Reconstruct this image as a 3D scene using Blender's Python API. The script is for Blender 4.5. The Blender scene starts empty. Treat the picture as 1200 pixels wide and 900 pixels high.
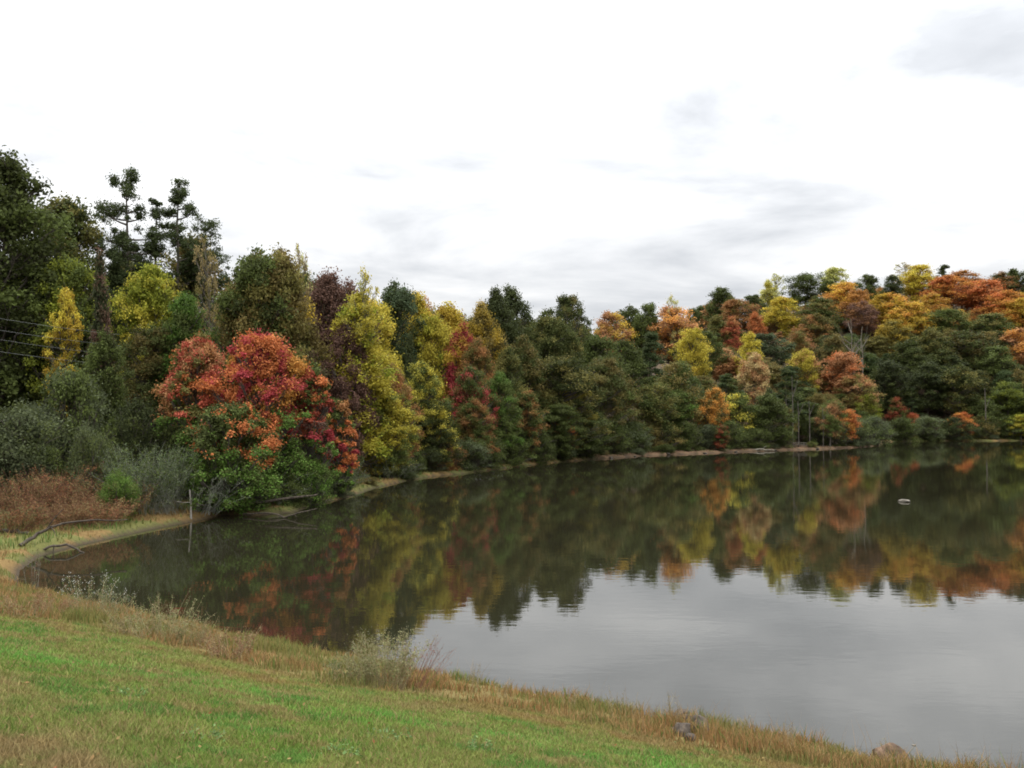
import bpy, math, random
import numpy as np
from mathutils import Vector
random.seed(7)
RS = np.random.RandomState(11)
sc = bpy.context.scene
COL = sc.collection
R = math.radians
PI = math.pi

# ------------------------------------------------------------------ camera
CAMZ = 6.0
TILT = R(2.29)
cam_d = bpy.data.cameras.new("camera"); cam = bpy.data.objects.new("camera", cam_d)
COL.objects.link(cam); cam.location = (0, 0, CAMZ); cam.rotation_euler = (PI/2 + TILT, 0, 0)
cam_d.sensor_width = 36; cam_d.lens = 30; cam_d.clip_end = 6000; cam_d.clip_start = .1
sc.camera = cam
CT, ST = math.cos(TILT), math.sin(TILT)

def ray(px, py):
    u = (px-600)/1000; v = (450-py)/1000
    return np.array([u, CT - v*ST, ST + v*CT])
def at(px, py, Y):
    r = ray(px, py); k = Y/r[1]
    return (r[0]*k, Y, CAMZ + r[2]*k)
def gp(px, py, z=0.0):
    r = ray(px, py); k = (z-CAMZ)/r[2]
    return (r[0]*k, r[1]*k)
def proj(x, y, z):
    f = y*CT + (z-CAMZ)*ST; w = -y*ST + (z-CAMZ)*CT
    return 600 + 1000*x/f, 450 - 1000*w/f

# ------------------------------------------------------------------ noise
def _h(i, j, k, s):
    n = (i.astype(np.int64)*374761393 + j.astype(np.int64)*668265263 + k.astype(np.int64)*2147483647 + s*974711) & 0x7fffffff
    n = ((n ^ (n >> 13))*1274126177) & 0x7fffffff
    n = (n ^ (n >> 16)) & 0xffff
    return n/65535.0
def vn(x, y, z=None, s=0):
    x = np.asarray(x, float); y = np.asarray(y, float)
    z = np.zeros_like(x) if z is None else np.asarray(z, float)
    i, j, k = np.floor(x), np.floor(y), np.floor(z)
    fx, fy, fz = x-i, y-j, z-k
    fx, fy, fz = [f*f*(3-2*f) for f in (fx, fy, fz)]
    r = 0
    for a in (0, 1):
        for b in (0, 1):
            for c in (0, 1):
                w = (fx if a else 1-fx)*(fy if b else 1-fy)*(fz if c else 1-fz)
                r = r + w*_h(i+a, j+b, k+c, s)
    return r
def fbm(x, y, o=4, s=0):
    r = 0; a = .5; t = 0
    for q in range(o):
        r = r + a*vn(x*2**q, y*2**q, None, s+q); t += a; a *= .5
    return r/t
def ss(a, b, x):
    t = np.clip((x-a)/(b-a), 0, 1); return t*t*(3-2*t)

# ------------------------------------------------------------------ terrain
far_px = [(22, 688), (26, 668), (48, 652), (90, 640), (130, 631), (180, 620), (228, 611), (262, 604), (300, 604), (345, 601), (372, 591),
          (410, 583), (440, 572), (480, 563), (510, 558), (545, 555), (600, 548), (640, 543), (700, 538), (760, 534), (800, 532.5), (860, 530),
          (910, 528), (960, 526.5), (1000, 525), (1030, 522.5), (1037, 521), (1030, 519.3), (1048, 517.6), (1100, 516.8), (1160, 516.8), (1200, 516.6)]
shore = [gp(*p) for p in far_px]
shore += [(185, 232), (250, 215), (275, 150), (260, 40), (210, -60), (150, -80), (90, -36.5)]
NX, NY = .530, .848
dam = [(41, -7), (24, 3.7), (13, 10.8)] + [gp(1100, 906), gp(1000, 887), gp(900, 872), gp(800, 855), gp(700, 838), gp(600, 822), gp(500, 804),
       gp(420, 785), gp(330, 766), gp(250, 745), gp(170, 724), gp(90, 706)]
shore += dam
SH = np.array(shore)
def sdist(x, y):
    x = np.asarray(x, float); y = np.asarray(y, float)
    best = np.full(x.shape, 1e18); inside = np.zeros(x.shape, bool)
    n = len(SH)
    for i in range(n):
        ax, ay = SH[i]; bx, by = SH[(i+1) % n]
        dx, dy = bx-ax, by-ay
        t = np.clip(((x-ax)*dx+(y-ay)*dy)/(dx*dx+dy*dy), 0, 1)
        best = np.minimum(best, (x-ax-t*dx)**2+(y-ay-t*dy)**2)
        c = ((ay > y) != (by > y)) & (x < (bx-ax)*(y-ay)/((by-ay) if by != ay else 1e-9)+ax)
        inside ^= c
    d = np.sqrt(best)
    return np.where(inside, -d, d)
def terr(x, y):
    x = np.asarray(x, float); y = np.asarray(y, float)
    s = sdist(x, y)
    bear = 600 + 1000*x/np.maximum(y, 20)
    slope = np.interp(bear, [-400, 100, 400, 560, 700, 800, 900, 1000, 1300], [.18, .15, .10, .12, .33, .43, .53, .62, .64])
    cap = np.interp(bear, [-400, 300, 560, 640, 700, 800, 900, 1000, 1400], [22, 13, 8, 15, 26, 41, 61, 80, 84])
    lin = np.maximum(0, s-7)*slope
    hill = cap*(1-np.exp(-lin/cap))*1.12
    hill = np.where(y < 25, hill*ss(-5, 25, y), hill)
    bank = .32*ss(0, .8, s) + .25*ss(.8, 6, s)
    z = np.where(s > 0, bank + hill + .25*(fbm(x*.15, y*.15, 3, 3)-.5)*ss(3, 9, s) + .12*(fbm(x*.9, y*.9, 3, 9)-.5)*ss(.3, 2, s), np.maximum(-2.2, s*.5) - .02)
    # earth dam
    dn = x*NX + y*NY
    zd = np.clip((16.6-dn)*.284, -1, 4.38)
    zd = np.where(dn < -4, np.maximum(4.38-(-4-dn)*.4, -3), zd)
    zd = zd + .05*(fbm(x*.7, y*.7, 3, 21)-.5)
    return np.where(s > 0, np.maximum(z, zd*ss(-.05, .7, s)), z)
def hit(px, py):
    r = ray(px, py); t = np.arange(2, 420, .04)
    P = np.array([0, 0, CAMZ])+t[:, None]*r
    z = terr(P[:, 0], P[:, 1]); b = np.nonzero(P[:, 2] < z)[0]
    i = b[0] if len(b) else -1
    return P[i]
def tz(x, y): return float(terr(np.array([x]), np.array([y]))[0])

# ------------------------------------------------------------------ material helpers
def new_mat(name):
    m = bpy.data.materials.new(name); m.use_nodes = True
    nt = m.node_tree; nt.nodes.clear()
    return m, nt
def N(nt, t, **kw):
    n = nt.nodes.new(t)
    for k, v in kw.items(): setattr(n, k, v)
    return n
def leaf_shader(nt, colsock, rough=.6, trans=.4):
    p = N(nt, 'ShaderNodeBsdfPrincipled'); p.inputs['Roughness'].default_value = rough
    p.inputs['Specular IOR Level'].default_value = .1
    t = N(nt, 'ShaderNodeBsdfTranslucent'); mx = N(nt, 'ShaderNodeMixShader'); mx.inputs[0].default_value = trans
    o = N(nt, 'ShaderNodeOutputMaterial')
    nt.links.new(colsock, p.inputs['Base Color']); nt.links.new(colsock, t.inputs['Color'])
    nt.links.new(p.outputs[0], mx.inputs[1]); nt.links.new(t.outputs[0], mx.inputs[2]); nt.links.new(mx.outputs[0], o.inputs[0])
def math_n(nt, op, a, b=None, c=None, clamp=False):
    n = N(nt, 'ShaderNodeMath', operation=op); n.use_clamp = clamp
    for i, v in enumerate((a, b, c)):
        if v is None: continue
        if isinstance(v, (int, float)): n.inputs[i].default_value = v
        else: nt.links.new(v, n.inputs[i])
    return n.outputs[0]
def mixc(nt, f, a, b):
    n = N(nt, 'ShaderNodeMix', data_type='RGBA')
    for s, v in ((n.inputs[0], f), (n.inputs[6], a), (n.inputs[7], b)):
        if isinstance(v, (int, float)): s.default_value = v
        elif isinstance(v, tuple): s.default_value = (*v, 1)
        else: nt.links.new(v, s)
    return n.outputs[2]
# foliage of the forest trees: two leaf colours of the tree, patchy by branch
m_leaf, nt = new_mat("forest_foliage")
oi = N(nt, 'ShaderNodeObjectInfo'); ta = N(nt, 'ShaderNodeAttribute', attribute_type='OBJECT', attribute_name='tint')
th = N(nt, 'ShaderNodeAttribute', attribute_type='OBJECT', attribute_name='turn')
lv = N(nt, 'ShaderNodeAttribute', attribute_type='GEOMETRY', attribute_name='lv')
sep = N(nt, 'ShaderNodeSeparateColor'); nt.links.new(lv.outputs['Color'], sep.inputs[0])
geo = N(nt, 'ShaderNodeNewGeometry')
no = N(nt, 'ShaderNodeTexNoise'); no.inputs['Scale'].default_value = .33; no.inputs['Detail'].default_value = 2
nt.links.new(geo.outputs['Position'], no.inputs['Vector'])
v = math_n(nt, 'MULTIPLY_ADD', sep.outputs[1], .45, math_n(nt, 'MULTIPLY', no.outputs[0], .9))
v = math_n(nt, 'MULTIPLY_ADD', sep.outputs[0], .12, v)     # about .25 .. 1.2, mean .74
f = math_n(nt, 'MULTIPLY_ADD', math_n(nt, 'SUBTRACT', v, th.outputs['Fac']), 4.5, .5, True)
c = mixc(nt, f, oi.outputs['Color'], ta.outputs['Color'])
br = math_n(nt, 'MULTIPLY_ADD', sep.outputs[0], .75, .55)
br = math_n(nt, 'MULTIPLY', br, math_n(nt, 'MULTIPLY_ADD', sep.outputs[1], .5, .78))
vm = N(nt, 'ShaderNodeVectorMath', operation='SCALE'); nt.links.new(c, vm.inputs[0]); nt.links.new(br, vm.inputs['Scale'])
leaf_shader(nt, vm.outputs[0])
def vcol_mat(name, rough=.7, trans=.25):
    m, nt = new_mat(name)
    a = N(nt, 'ShaderNodeAttribute', attribute_type='GEOMETRY', attribute_name='tone')
    leaf_shader(nt, a.outputs['Color'], rough, trans); return m
m_tone = vcol_mat("leaf_tones")
m_grass = vcol_mat("grass_blades", .75, .2)
def bark_mat(name, c1, c2, sc_=6):
    m, nt = new_mat(name)
    g = N(nt, 'ShaderNodeNewGeometry'); mp = N(nt, 'ShaderNodeMapping'); mp.inputs['Scale'].default_value = (1, 1, .25)
    nt.links.new(g.outputs['Position'], mp.inputs[0])
    n = N(nt, 'ShaderNodeTexNoise'); n.inputs['Scale'].default_value = sc_; n.inputs['Detail'].default_value = 5
    nt.links.new(mp.outputs[0], n.inputs['Vector'])
    f = math_n(nt, 'MULTIPLY_ADD', n.outputs[0], 3, -1, True)
    p = N(nt, 'ShaderNodeBsdfPrincipled'); p.inputs['Roughness'].default_value = .9; p.inputs['Specular IOR Level'].default_value = .2
    nt.links.new(mixc(nt, f, c1, c2), p.inputs['Base Color'])
    b = N(nt, 'ShaderNodeBump'); b.inputs['Distance'].default_value = .05; nt.links.new(n.outputs[0], b.inputs['Height']); nt.links.new(b.outputs[0], p.inputs['Normal'])
    o = N(nt, 'ShaderNodeOutputMaterial'); nt.links.new(p.outputs[0], o.inputs[0]); return m
m_bark = bark_mat("grey_bark", (.055, .045, .036), (.14, .12, .10))
m_pale = bark_mat("pale_bark", (.13, .115, .095), (.27, .25, .215))
m_twig = bark_mat("twig_bark", (.10, .085, .065), (.2, .18, .14))
m_drift = bark_mat("driftwood", (.035, .028, .022), (.10, .08, .06), 9)
m_rock = bark_mat("lakeside_rock", (.032, .025, .019), (.10, .08, .062), 9)
m_palerock = bark_mat("pale_rock", (.08, .07, .055), (.19, .17, .14), 5)
m_dirt = bark_mat("bare_dirt", (.05, .032, .022), (.17, .11, .07), 7)

# ------------------------------------------------------------------ mesh helpers
def mesh_from(name, V, F, attr=None, attr_name='lv', smooth=False, mat=None):
    V = np.asarray(V, np.float32)
    me = bpy.data.meshes.new(name)
    if isinstance(F, np.ndarray):
        nf, k = F.shape
        me.vertices.add(len(V)); me.vertices.foreach_set('co', V.ravel())
        me.loops.add(nf*k); me.loops.foreach_set('vertex_index', F.astype(np.int32).ravel())
        me.polygons.add(nf); me.polygons.foreach_set('loop_start', np.arange(0, nf*k, k, dtype=np.int32))
        me.polygons.foreach_set('loop_total', np.full(nf, k, np.int32))
    else:
        me.from_pydata([tuple(map(float, p)) for p in V], [], F)
    if smooth: me.polygons.foreach_set('use_smooth', np.ones(len(me.polygons), bool))
    me.update(calc_edges=True)
    if attr is not None:
        a = me.attributes.new(attr_name, 'FLOAT_COLOR', 'POINT')
        A = np.ones((len(V), 4), np.float32); A[:, :attr.shape[1]] = attr
        a.data.foreach_set('color', A.ravel())
    if mat: me.materials.append(mat)
    return me
def link(name, me, parent=None, loc=None):
    o = bpy.data.objects.new(name, me); COL.objects.link(o)
    if parent: o.parent = parent
    if loc is not None: o.location = loc
    return o
def tag(o, label=None, cat=None, group=None, kind=None):
    if label: o['label'] = label
    if cat: o['category'] = cat
    if group: o['group'] = group
    if kind: o['kind'] = kind
    return o
class Tubes:
    def __init__(s): s.V = []; s.F = []; s.n = 0
    def add(s, pts, rad, k=5):
        pts = np.asarray(pts, float); m = len(pts)
        T = np.gradient(pts, axis=0); T /= np.linalg.norm(T, axis=1)[:, None]+1e-9
        ref = np.array([.31, .95, .05]) if abs(T[0, 1]) < .9 else np.array([1, 0, 0.])
        U = np.cross(T, ref); U /= np.linalg.norm(U, axis=1)[:, None]+1e-9
        W = np.cross(T, U)
        a = np.arange(k)*2*PI/k
        rad = np.asarray(rad, float)
        ring = pts[:, None]+rad[:, None, None]*(np.cos(a)[None, :, None]*U[:, None]+np.sin(a)[None, :, None]*W[:, None])
        s.V.append(ring.reshape(-1, 3))
        i = np.arange(m-1)[:, None]*k+np.arange(k)[None]; j = np.arange(m-1)[:, None]*k+(np.arange(k)+1)[None] % k
        s.F.append(np.stack([i, j, j+k, i+k], -1).reshape(-1, 4)+s.n); s.n += m*k
    def mesh(s, name, mat): return mesh_from(name, np.concatenate(s.V), np.concatenate(s.F), smooth=True, mat=mat)
def unit(v): return v/(np.linalg.norm(v, axis=-1, keepdims=True)+1e-9)
def cards(P, Nrm, L, W, rs):
    """one rhombic leaf card per point: P centre, Nrm normal, L/W half lengths"""
    n = len(P)
    a = unit(np.cross(Nrm, rs.normal(size=(n, 3)))); b = np.cross(Nrm, a)
    L = np.broadcast_to(L, (n,))[:, None]; W = np.broadcast_to(W, (n,))[:, None]
    V = np.stack([P+a*L, P+b*W+Nrm*W*.25, P-a*L, P-b*W-Nrm*W*.15], 1).reshape(-1, 3)
    return V, np.arange(4*n).reshape(n, 4)
def curve(a, b, sag, n=5):
    t = np.linspace(0, 1, n)[:, None]; a = np.asarray(a, float); b = np.asarray(b, float)
    return a*(1-t)+b*t+np.array([0, 0, 1])*sag*(4*t*(1-t))

# ------------------------------------------------------------------ tree prototypes
def prof_round(t): return np.sqrt(np.clip(1-((t-.42)/.61)**2, 0.03, 1))
def prof_oval(t): return np.clip(np.sin(PI*(np.clip(t, 0, 1)*.87+.1)), .08, 1)**.6
def prof_cone(t): return np.clip(1.02-t, .04, 1)**.8*np.minimum(1, .5+t*3)
def prof_col(t): return np.clip(np.sin(PI*np.clip(t*.9+.06, 0, 1)), .12, 1)**.6
def prof_top(t): return (.5+.62*t)*np.clip(1-t**4, .03, 1)**.5
def prof_tall(t): return (.8+.25*t)*np.clip(1-t**2.4, .03, 1)**.62
def tree_mesh(name, seed, H, W, base, prof, ncl, rc, nleaf, leaf, flat=.65, mat=m_leaf, tonef=None, rtr=None, inner=.15, barkm=None, drop=0., rise=.18, zpow=.8, asp=.62, fuzz=.2):
    rs = np.random.RandomState(seed)
    T = Tubes()
    rt = rtr or H*.0135
    k = 9; zt = np.linspace(0, H*.93, k)
    wob = np.cumsum(rs.normal(0, H*.008, (k, 2)), 0); wob[0] = 0
    tr = np.column_stack([wob, zt])
    T.add(tr, rt*(1-np.linspace(0, 1, k)*.88)*np.array([1.45]+[1]*(k-1)), 7)
    def trunk_at(z): return np.array([np.interp(z, zt, tr[:, 0]), np.interp(z, zt, tr[:, 1]), z])
    ts = np.clip(rs.rand(ncl)**zpow, 0.02, 1)
    C = []; RC = []
    ang = rs.rand()*6.28
    # uneven crown: lobes in azimuth
    la = rs.rand(4)*6.28; lw = rs.uniform(-.22, .22, 4)
    for i, t in enumerate(ts):
        ang += 2.399+rs.normal(0, .35)
        lob = 1+sum(lw[q]*math.cos((q+1)*(ang-la[q])) for q in range(3))
        r = W/2*float(prof(t))*lob*rs.uniform(.82, 1.12)
        rr = r*rs.uniform(.5, 1.0) if rs.rand() > inner else r*rs.uniform(0, .5)
        cr = rc*W*rs.uniform(.6, 1.35)*(.7+.3*min(1, float(prof(t))*1.3))
        z = H*(base+(1-base)*t)-cr*flat*.6-drop*rr
        p = trunk_at(min(z, H*.93))*np.array([1, 1, 0])+np.array([math.cos(ang)*max(0, rr-cr*.4), math.sin(ang)*max(0, rr-cr*.4), z])
        if t > .8: p[2] += H*.025*rs.rand()**2*rs.choice([0, 1, 2])
        C.append(p); RC.append(cr)
        z0 = max(H*base*.8, z-rr*rise*3-H*.03)
        a = trunk_at(min(z0, H*.9))
        bl = np.linalg.norm(p-a)
        T.add(curve(a, p, -bl*.08+rs.normal(0, .02*bl)), np.linspace(max(.03, rt*.42*min(1, bl/(W*.4))), .015, 5), 4)
        for _ in range(2):
            q = p+rs.normal(0, cr*.55, 3)*np.array([1, 1, .5])
            T.add([a*.35+p*.65, (a*.1+p*.5+q*.4), q], [.04, .025, .012], 3)
    C = np.array(C); RC = np.array(RC)
    wgt = RC**2; idx = rs.choice(ncl, nleaf, p=wgt/wgt.sum())
    d = unit(rs.normal(size=(nleaf, 3))); d[:, 2] = np.where(d[:, 2] < -.35, -d[:, 2], d[:, 2])
    rad = RC[idx]*np.clip(.35+np.abs(rs.normal(0, .5, nleaf)), 0, 1.45)
    # break each clump into twigs
    jit = rs.normal(size=(ncl*22, 3)); pick = idx*22+rs.randint(0, 22, nleaf)
    d2 = unit(.55*d+.62*unit(jit)[pick]); d2[:, 2] = np.abs(d2[:, 2])*np.where(rs.rand(nleaf) < .25, -.5, 1)
    P = C[idx]+d2*rad[:, None]*np.array([1, 1, flat])
    if fuzz: P = P+rs.normal(size=(nleaf, 3))*(RC[idx]*fuzz)[:, None]
    n = unit(.75*d2+.35*np.array([0, 0, 1])+.75*rs.normal(size=(nleaf, 3)))
    s = leaf*rs.uniform(.65, 1.3, nleaf)
    V, F = cards(P, n, s, s*asp, rs)
    lr = np.repeat(rs.rand(nleaf), 4); cr_ = np.repeat(rs.rand(ncl)[idx], 4)
    A = np.column_stack([lr, cr_, np.repeat(P[:, 2]/H, 4)])
    if tonef is None:
        me = mesh_from(name+"_crown", V, F, A, 'lv', mat=mat)
    else:
        col = tonef(P, rs.rand(ncl)[idx], rs.rand(nleaf), H, W)
        me = mesh_from(name+"_crown", V, F, np.repeat(col, 4, 0), 'tone', mat=m_tone)
    return T.mesh(name+"_trunk", barkm or m_bark), me

def pine_mesh(name, seed, H, W, base, ntier, nleaf, leaf, gap=.0, conic=.5, barkm=None, tuft=1., subs=1., fuzz=0.):
    """loblolly pine: straight bole, tiers of level limbs, needle tufts at the limb ends"""
    rs = np.random.RandomState(seed); T = Tubes(); k = 8
    zt = np.linspace(0, H*.97, k); wob = np.cumsum(rs.normal(0, H*.004, (k, 2)), 0); wob[0] = 0
    tr = np.column_stack([wob, zt]); rt = H*.0125
    T.add(tr, rt*(1-np.linspace(0, 1, k)*.85), 7)
    C = []; RC = []
    for i in range(ntier):
        t = (i+rs.uniform(-.3, .3)+.5)/ntier
        z = H*(base+(1-base)*t)
        if rs.rand() < gap: continue
        r = W/2*((1-t)**.7*conic+(1-conic)*math.sin(PI*min(1, .25+t*.7)))*rs.uniform(.75, 1.15)
        for b in range(rs.randint(2, 4)):
            z = H*(base+(1-base)*min(.98, max(0, t+rs.normal(0, .03)))); a = rs.rand()*6.28; rr = max(.5, r*rs.uniform(.45, 1.1))
            c0 = np.array([np.interp(z, zt, tr[:, 0]), np.interp(z, zt, tr[:, 1]), z])
            e = c0+np.array([math.cos(a)*rr, math.sin(a)*rr, rr*rs.uniform(.0, .5)])
            T.add(curve(c0, e, -rr*.06), np.linspace(rt*.32, .02, 5), 4)
            nn = max(2, int(rr/ (W*.09)*subs))
            for q in range(nn):
                u = rs.uniform(.45, 1.05); side = rs.normal(0, rr*.13*max(1, subs*.8), 3)*np.array([1, 1, .45])
                p = c0*(1-u)+e*u+side+np.array([0, 0, .12]); C.append(p); RC.append(W*.08*tuft*rs.uniform(.5, 1.6))
                T.add([c0*(1-u*.8)+e*u*.8, p], [.03, .012], 3)
    for q in range(5):
        C.append(np.array([tr[-1, 0], tr[-1, 1], H*.955])+rs.normal(0, W*.05, 3)); RC.append(W*.06)
    C = np.array(C); RC = np.array(RC); idx = rs.randint(0, len(C), nleaf)
    d = unit(rs.normal(size=(nleaf, 3)))
    P = C[idx]+d*(RC[idx]*rs.uniform(.3, 1.1, nleaf))[:, None]*np.array([1, 1, .7])+rs.normal(size=(nleaf, 3))*(RC[idx]*fuzz)[:, None]
    n = unit(rs.normal(size=(nleaf, 3))+.5*np.array([0, 0, 1])+.4*d); s = leaf*rs.uniform(.6, 1.3, nleaf)
    V, F = cards(P, n, s, s*.38, rs)
    A = np.column_stack([np.repeat(rs.rand(nleaf), 4), np.repeat(rs.rand(len(C))[idx], 4), np.repeat(P[:, 2]/H, 4)])
    return T.mesh(name+"_trunk", barkm or m_bark), mesh_from(name+"_crown", V, F, A, 'lv', mat=m_leaf)

PROTO = {}
def add_proto(kind, H, W, pair): PROTO.setdefault(kind, []).append((H, W, pair))
for s in range(8):   # distant broadleaf
    add_proto('broad', 18, 11, tree_mesh('broad_tree', 100+s, 18, 11, [.2, .15, .25, .2, .2, .15, .25, .18][s], [prof_round, prof_oval, prof_round, prof_top, prof_round, prof_tall, prof_round, prof_oval][s], 120, .105, 15000, .20, flat=.95))
for s in range(7):   # near broadleaf, finer leaves
    add_proto('nbroad', 18, 11, tree_mesh('broad_tree', 200+s, 18, 11, [.12, .1, .15, .12, .15, .1, .1][s], [prof_round, prof_oval, prof_tall, prof_round, prof_tall, prof_round, prof_oval][s], 200, .082, 38000, .135, flat=1.0))
for s in range(3):   # round flat tops
    add_proto('dome', 18, 14, tree_mesh('dome_tree', 260+s, 18, 14, .3, prof_round, 120, .095, 16000, .20, flat=1.0))
for s in range(3):
    add_proto('tall', 20, 8, tree_mesh('tall_tree', 300+s, 20, 8, .1, prof_tall, 180, .10, 30000, .13, flat=1.1))
for s in range(3):
    add_proto('airy', 20, 8, tree_mesh('airy_tree', 330+s, 20, 8, .3, prof_oval, 90, .07, 4200, .13, rtr=.16, barkm=m_twig, inner=.05, flat=1.2))
for s in range(3):
    add_proto('cone', 14, 6, tree_mesh('cedar', 360+s, 14, 6, .04, prof_cone, 200, .085, 22000, .11, flat=1.1))
for s in range(5):
    add_proto('pine', 22, 10, pine_mesh('pine', 400+s, 22, 10, .22, 26, 15000, .22, .05, .6))
for s in range(2):
    add_proto('npine', 18, 10, pine_mesh('pine', 420+s, 18, 10, .15, 26, 26000, .17, .05, .6))
for s in range(5):
    add_proto('shrub', 5, 6, tree_mesh('shrub', 450+s, 5, 6, .02, prof_round, 120, .11, 15000, .08, rtr=.07, rise=.5, flat=.9))
for s in range(3):
    add_proto('column', 13, 5, tree_mesh('column_tree', 480+s, 13, 5, .10, prof_col, 150, .08, 12000, .11, inner=.3, rtr=.09, flat=1.1))
for s in range(2):
    add_proto('umbrella', 20, 15, tree_mesh('spreading_tree', 500+s, 20, 15, .6, lambda t: np.clip(1.05-t**2.5*.8, .1, 1), 95, .065, 17000, .14, flat=.75, inner=.15, rise=.3))

C_ = dict(dk=(.072, .086, .026), dk2=(.060, .073, .030), green=(.100, .126, .034), bright=(.115, .20, .037), olive=(.155, .138, .040), lime=(.26, .29, .038),
          yel=(.50, .42, .06), gold=(.48, .34, .05), org=(.49, .24, .055), rust=(.33, .16, .06), red=(.41, .10, .058), crim=(.37, .058, .062),
          salm=(.46, .24, .11), tan=(.40, .31, .14), mar=(.15, .085, .062), grey=(.115, .135, .068), pale=(.48, .47, .17), brown=(.20, .135, .06),
          redor=(.50, .17, .058), pine=(.068, .095, .036), obrown=(.18, .14, .045), blue=(.08, .11, .055))
WORD = dict(dk='dark green', dk2='blackish green', green='mid green', bright='bright green', olive='olive green', lime='lime green', yel='bright yellow', gold='golden',
            org='orange', rust='rusty brown', red='red', crim='crimson', salm='salmon pink', tan='tan', mar='maroon brown', grey='grey green', pale='pale yellow', brown='brown',
            redor='red orange', pine='dark green', obrown='olive brown', blue='blue green')
KW = dict(broad='tree', nbroad='tree', dome='round-topped tree', tall='narrow tree', airy='airy tree', cone='cedar', pine='pine', npine='pine',
          shrub='shrub', column='slender tree', umbrella='spreading oak')
NAME = dict(broad='broadleaf_tree', nbroad='broadleaf_tree', dome='broadleaf_tree', tall='poplar_tree', airy='thin_tree', cone='cedar_tree', pine='pine_tree', npine='pine_tree',
            shrub='shrub', column='birch_tree', umbrella='oak_tree')
TREES = []     # records
def put(kind, x, y, H, W, A, B, turn=.75, label=None, rot=None, name=None):
    ps = PROTO[kind]; h0, w0, (tm, cm) = ps[RS.randint(len(ps))]
    z = tz(x, y)-.15
    cat = 'shrub' if kind == 'shrub' else 'tree'
    r = bpy.data.objects.new(name or NAME[kind], None); COL.objects.link(r)
    r.location = (x, y, z); r.rotation_euler = (0, 0, RS.rand()*6.28 if rot is None else rot)
    r.rotation_euler = (RS.normal(0, .035), RS.normal(0, .035), r.rotation_euler[2]); ax = RS.uniform(.9, 1.12)
    r.scale = (W/w0*ax, W/w0/ax, H/h0); r.empty_display_size = .3
    a = link('stem' if kind == 'shrub' else 'trunk', tm, r); b = link('foliage' if kind == 'shrub' else 'crown', cm, r)
    b.color = (*C_[A], 1)
    j = 1+RS.uniform(-.14, .14); b.color = tuple(min(1, q*j) for q in C_[A])+(1,)
    b['tint'] = [float(q*j) for q in C_[B]]; b['turn'] = float(turn)
    px, pt = proj(x, y, z+H); _, pb = proj(x, y, z)
    TREES.append(dict(o=r, kind=kind, x=x, y=y, px=px, pt=pt, pb=pb, w=W/y*1000, A=A, B=B, turn=turn, label=label, cat=cat))
    return r
def shore_D(px):
    """depth at which the ray of column px leaves the water for good"""
    Y = np.arange(30, 420, .5); X = (px-600)/1000*Y
    s = sdist(X, Y); w = np.nonzero(s < 0)[0]
    return Y[w[-1]] if len(w) else 34.
EXPL = []
def T_(px, yt, w, H, kind, A, B=None, turn=.75, D=None, label=None):
    """tree by its top in the picture and its true height: find the ground it stands on"""
    hx = lambda Y: np.array([at(px, yt, q)[0] for q in Y])
    D0 = shore_D(px)+2.5
    if px > 705 and H > 12: H *= .84
    if 165 < px < 425: D0 = max(D0, 70)
    if D is None and 425 < px < 705:
        D = shore_D(px)+float(np.interp(yt, [335, 350, 372, 400, 440, 480], [40, 34, 24, 14, 6, 3]))
    if D is None:
        Y = np.arange(D0, D0+190, .5)
        P = np.array([at(px, yt, q) for q in Y]); g = terr(P[:, 0], P[:, 1])
        e = P[:, 2]-g-H
        i = int(np.argmin(np.abs(e)+.002*(Y-D0)))
        c = np.nonzero(np.sign(e[:-1]) != np.sign(e[1:]))[0]
        if len(c): i = c[0]
        D = float(Y[i])
    p = at(px, yt, D); g = tz(p[0], p[1]); h = p[2]-g+.15
    if kind not in ('column', 'airy', 'umbrella', 'shrub', 'cone'):
        w = max(w*1.22, .5*h/D*1000) if D < 130 else max(w*1.12, .5*h/D*1000)
        if D < 130 and px < 640: w *= .93
    EXPL.append([px, yt, w, D, h, kind, A, B or A, turn, label])

# --- left bank and slope
T_(2, 184, 165, 24, 'nbroad', 'dk', 'green', .8, label='huge dark green tree rising highest at the left edge of the picture')
T_(66, 236, 110, 22, 'nbroad', 'dk', 'olive', .78, label='olive green tree with a lacy rounded edge left of the tall pines')
T_(-70, 200, 150, 23, 'nbroad', 'dk', 'dk2')
T_(30, 300, 100, 17, 'nbroad', 'dk2', 'dk')
T_(25, 325, 60, 14, 'nbroad', 'green', 'lime', .8)
T_(84, 306, 60, 16, 'nbroad', 'lime', 'green', .7, label='lime green crown between the lacy olive tree and the dark cedar')
T_(125, 300, 58, 16, 'cone', 'dk2', 'mar', .85, label='blackish tall cedar left of the lime yellow tree')
T_(108, 352, 60, 13, 'nbroad', 'dk2', 'dk')
T_(75, 342, 46, 13, 'column', 'gold', 'yel', .8, label='slender golden yellow column of leaves crossed by the power wires')
T_(130, 392, 56, 9, 'nbroad', 'dk', 'green', .75, D=61, label='rounded dark green cedar right of the slender golden column tree')
T_(40, 400, 120, 11, 'nbroad', 'dk2', 'dk')
T_(168, 313, 80, 17, 'nbroad', 'lime', 'yel', .85, D=76, label='lime yellow broad crown below the two skyline pines')
T_(200, 345, 66, 15, 'nbroad', 'bright', 'green', .8, D=71)
T_(170, 385, 80, 11, 'nbroad', 'obrown', 'dk', .7)
T_(222, 280, 105, 20, 'nbroad', 'olive', 'rust', 1.0, D=92, label='olive brown broad tree with a russet tinge right of the skyline pines')
T_(258, 278, 50, 21, 'airy', 'tan', 'olive', .8, label='thin tan tree with bare twigs against the sky right of the pines')
T_(272, 318, 62, 17, 'nbroad', 'obrown', 'rust', .95)
T_(298, 305, 70, 18, 'nbroad', 'dk', 'green', .75)
T_(325, 303, 60, 18, 'nbroad', 'obrown', 'olive')
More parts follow.
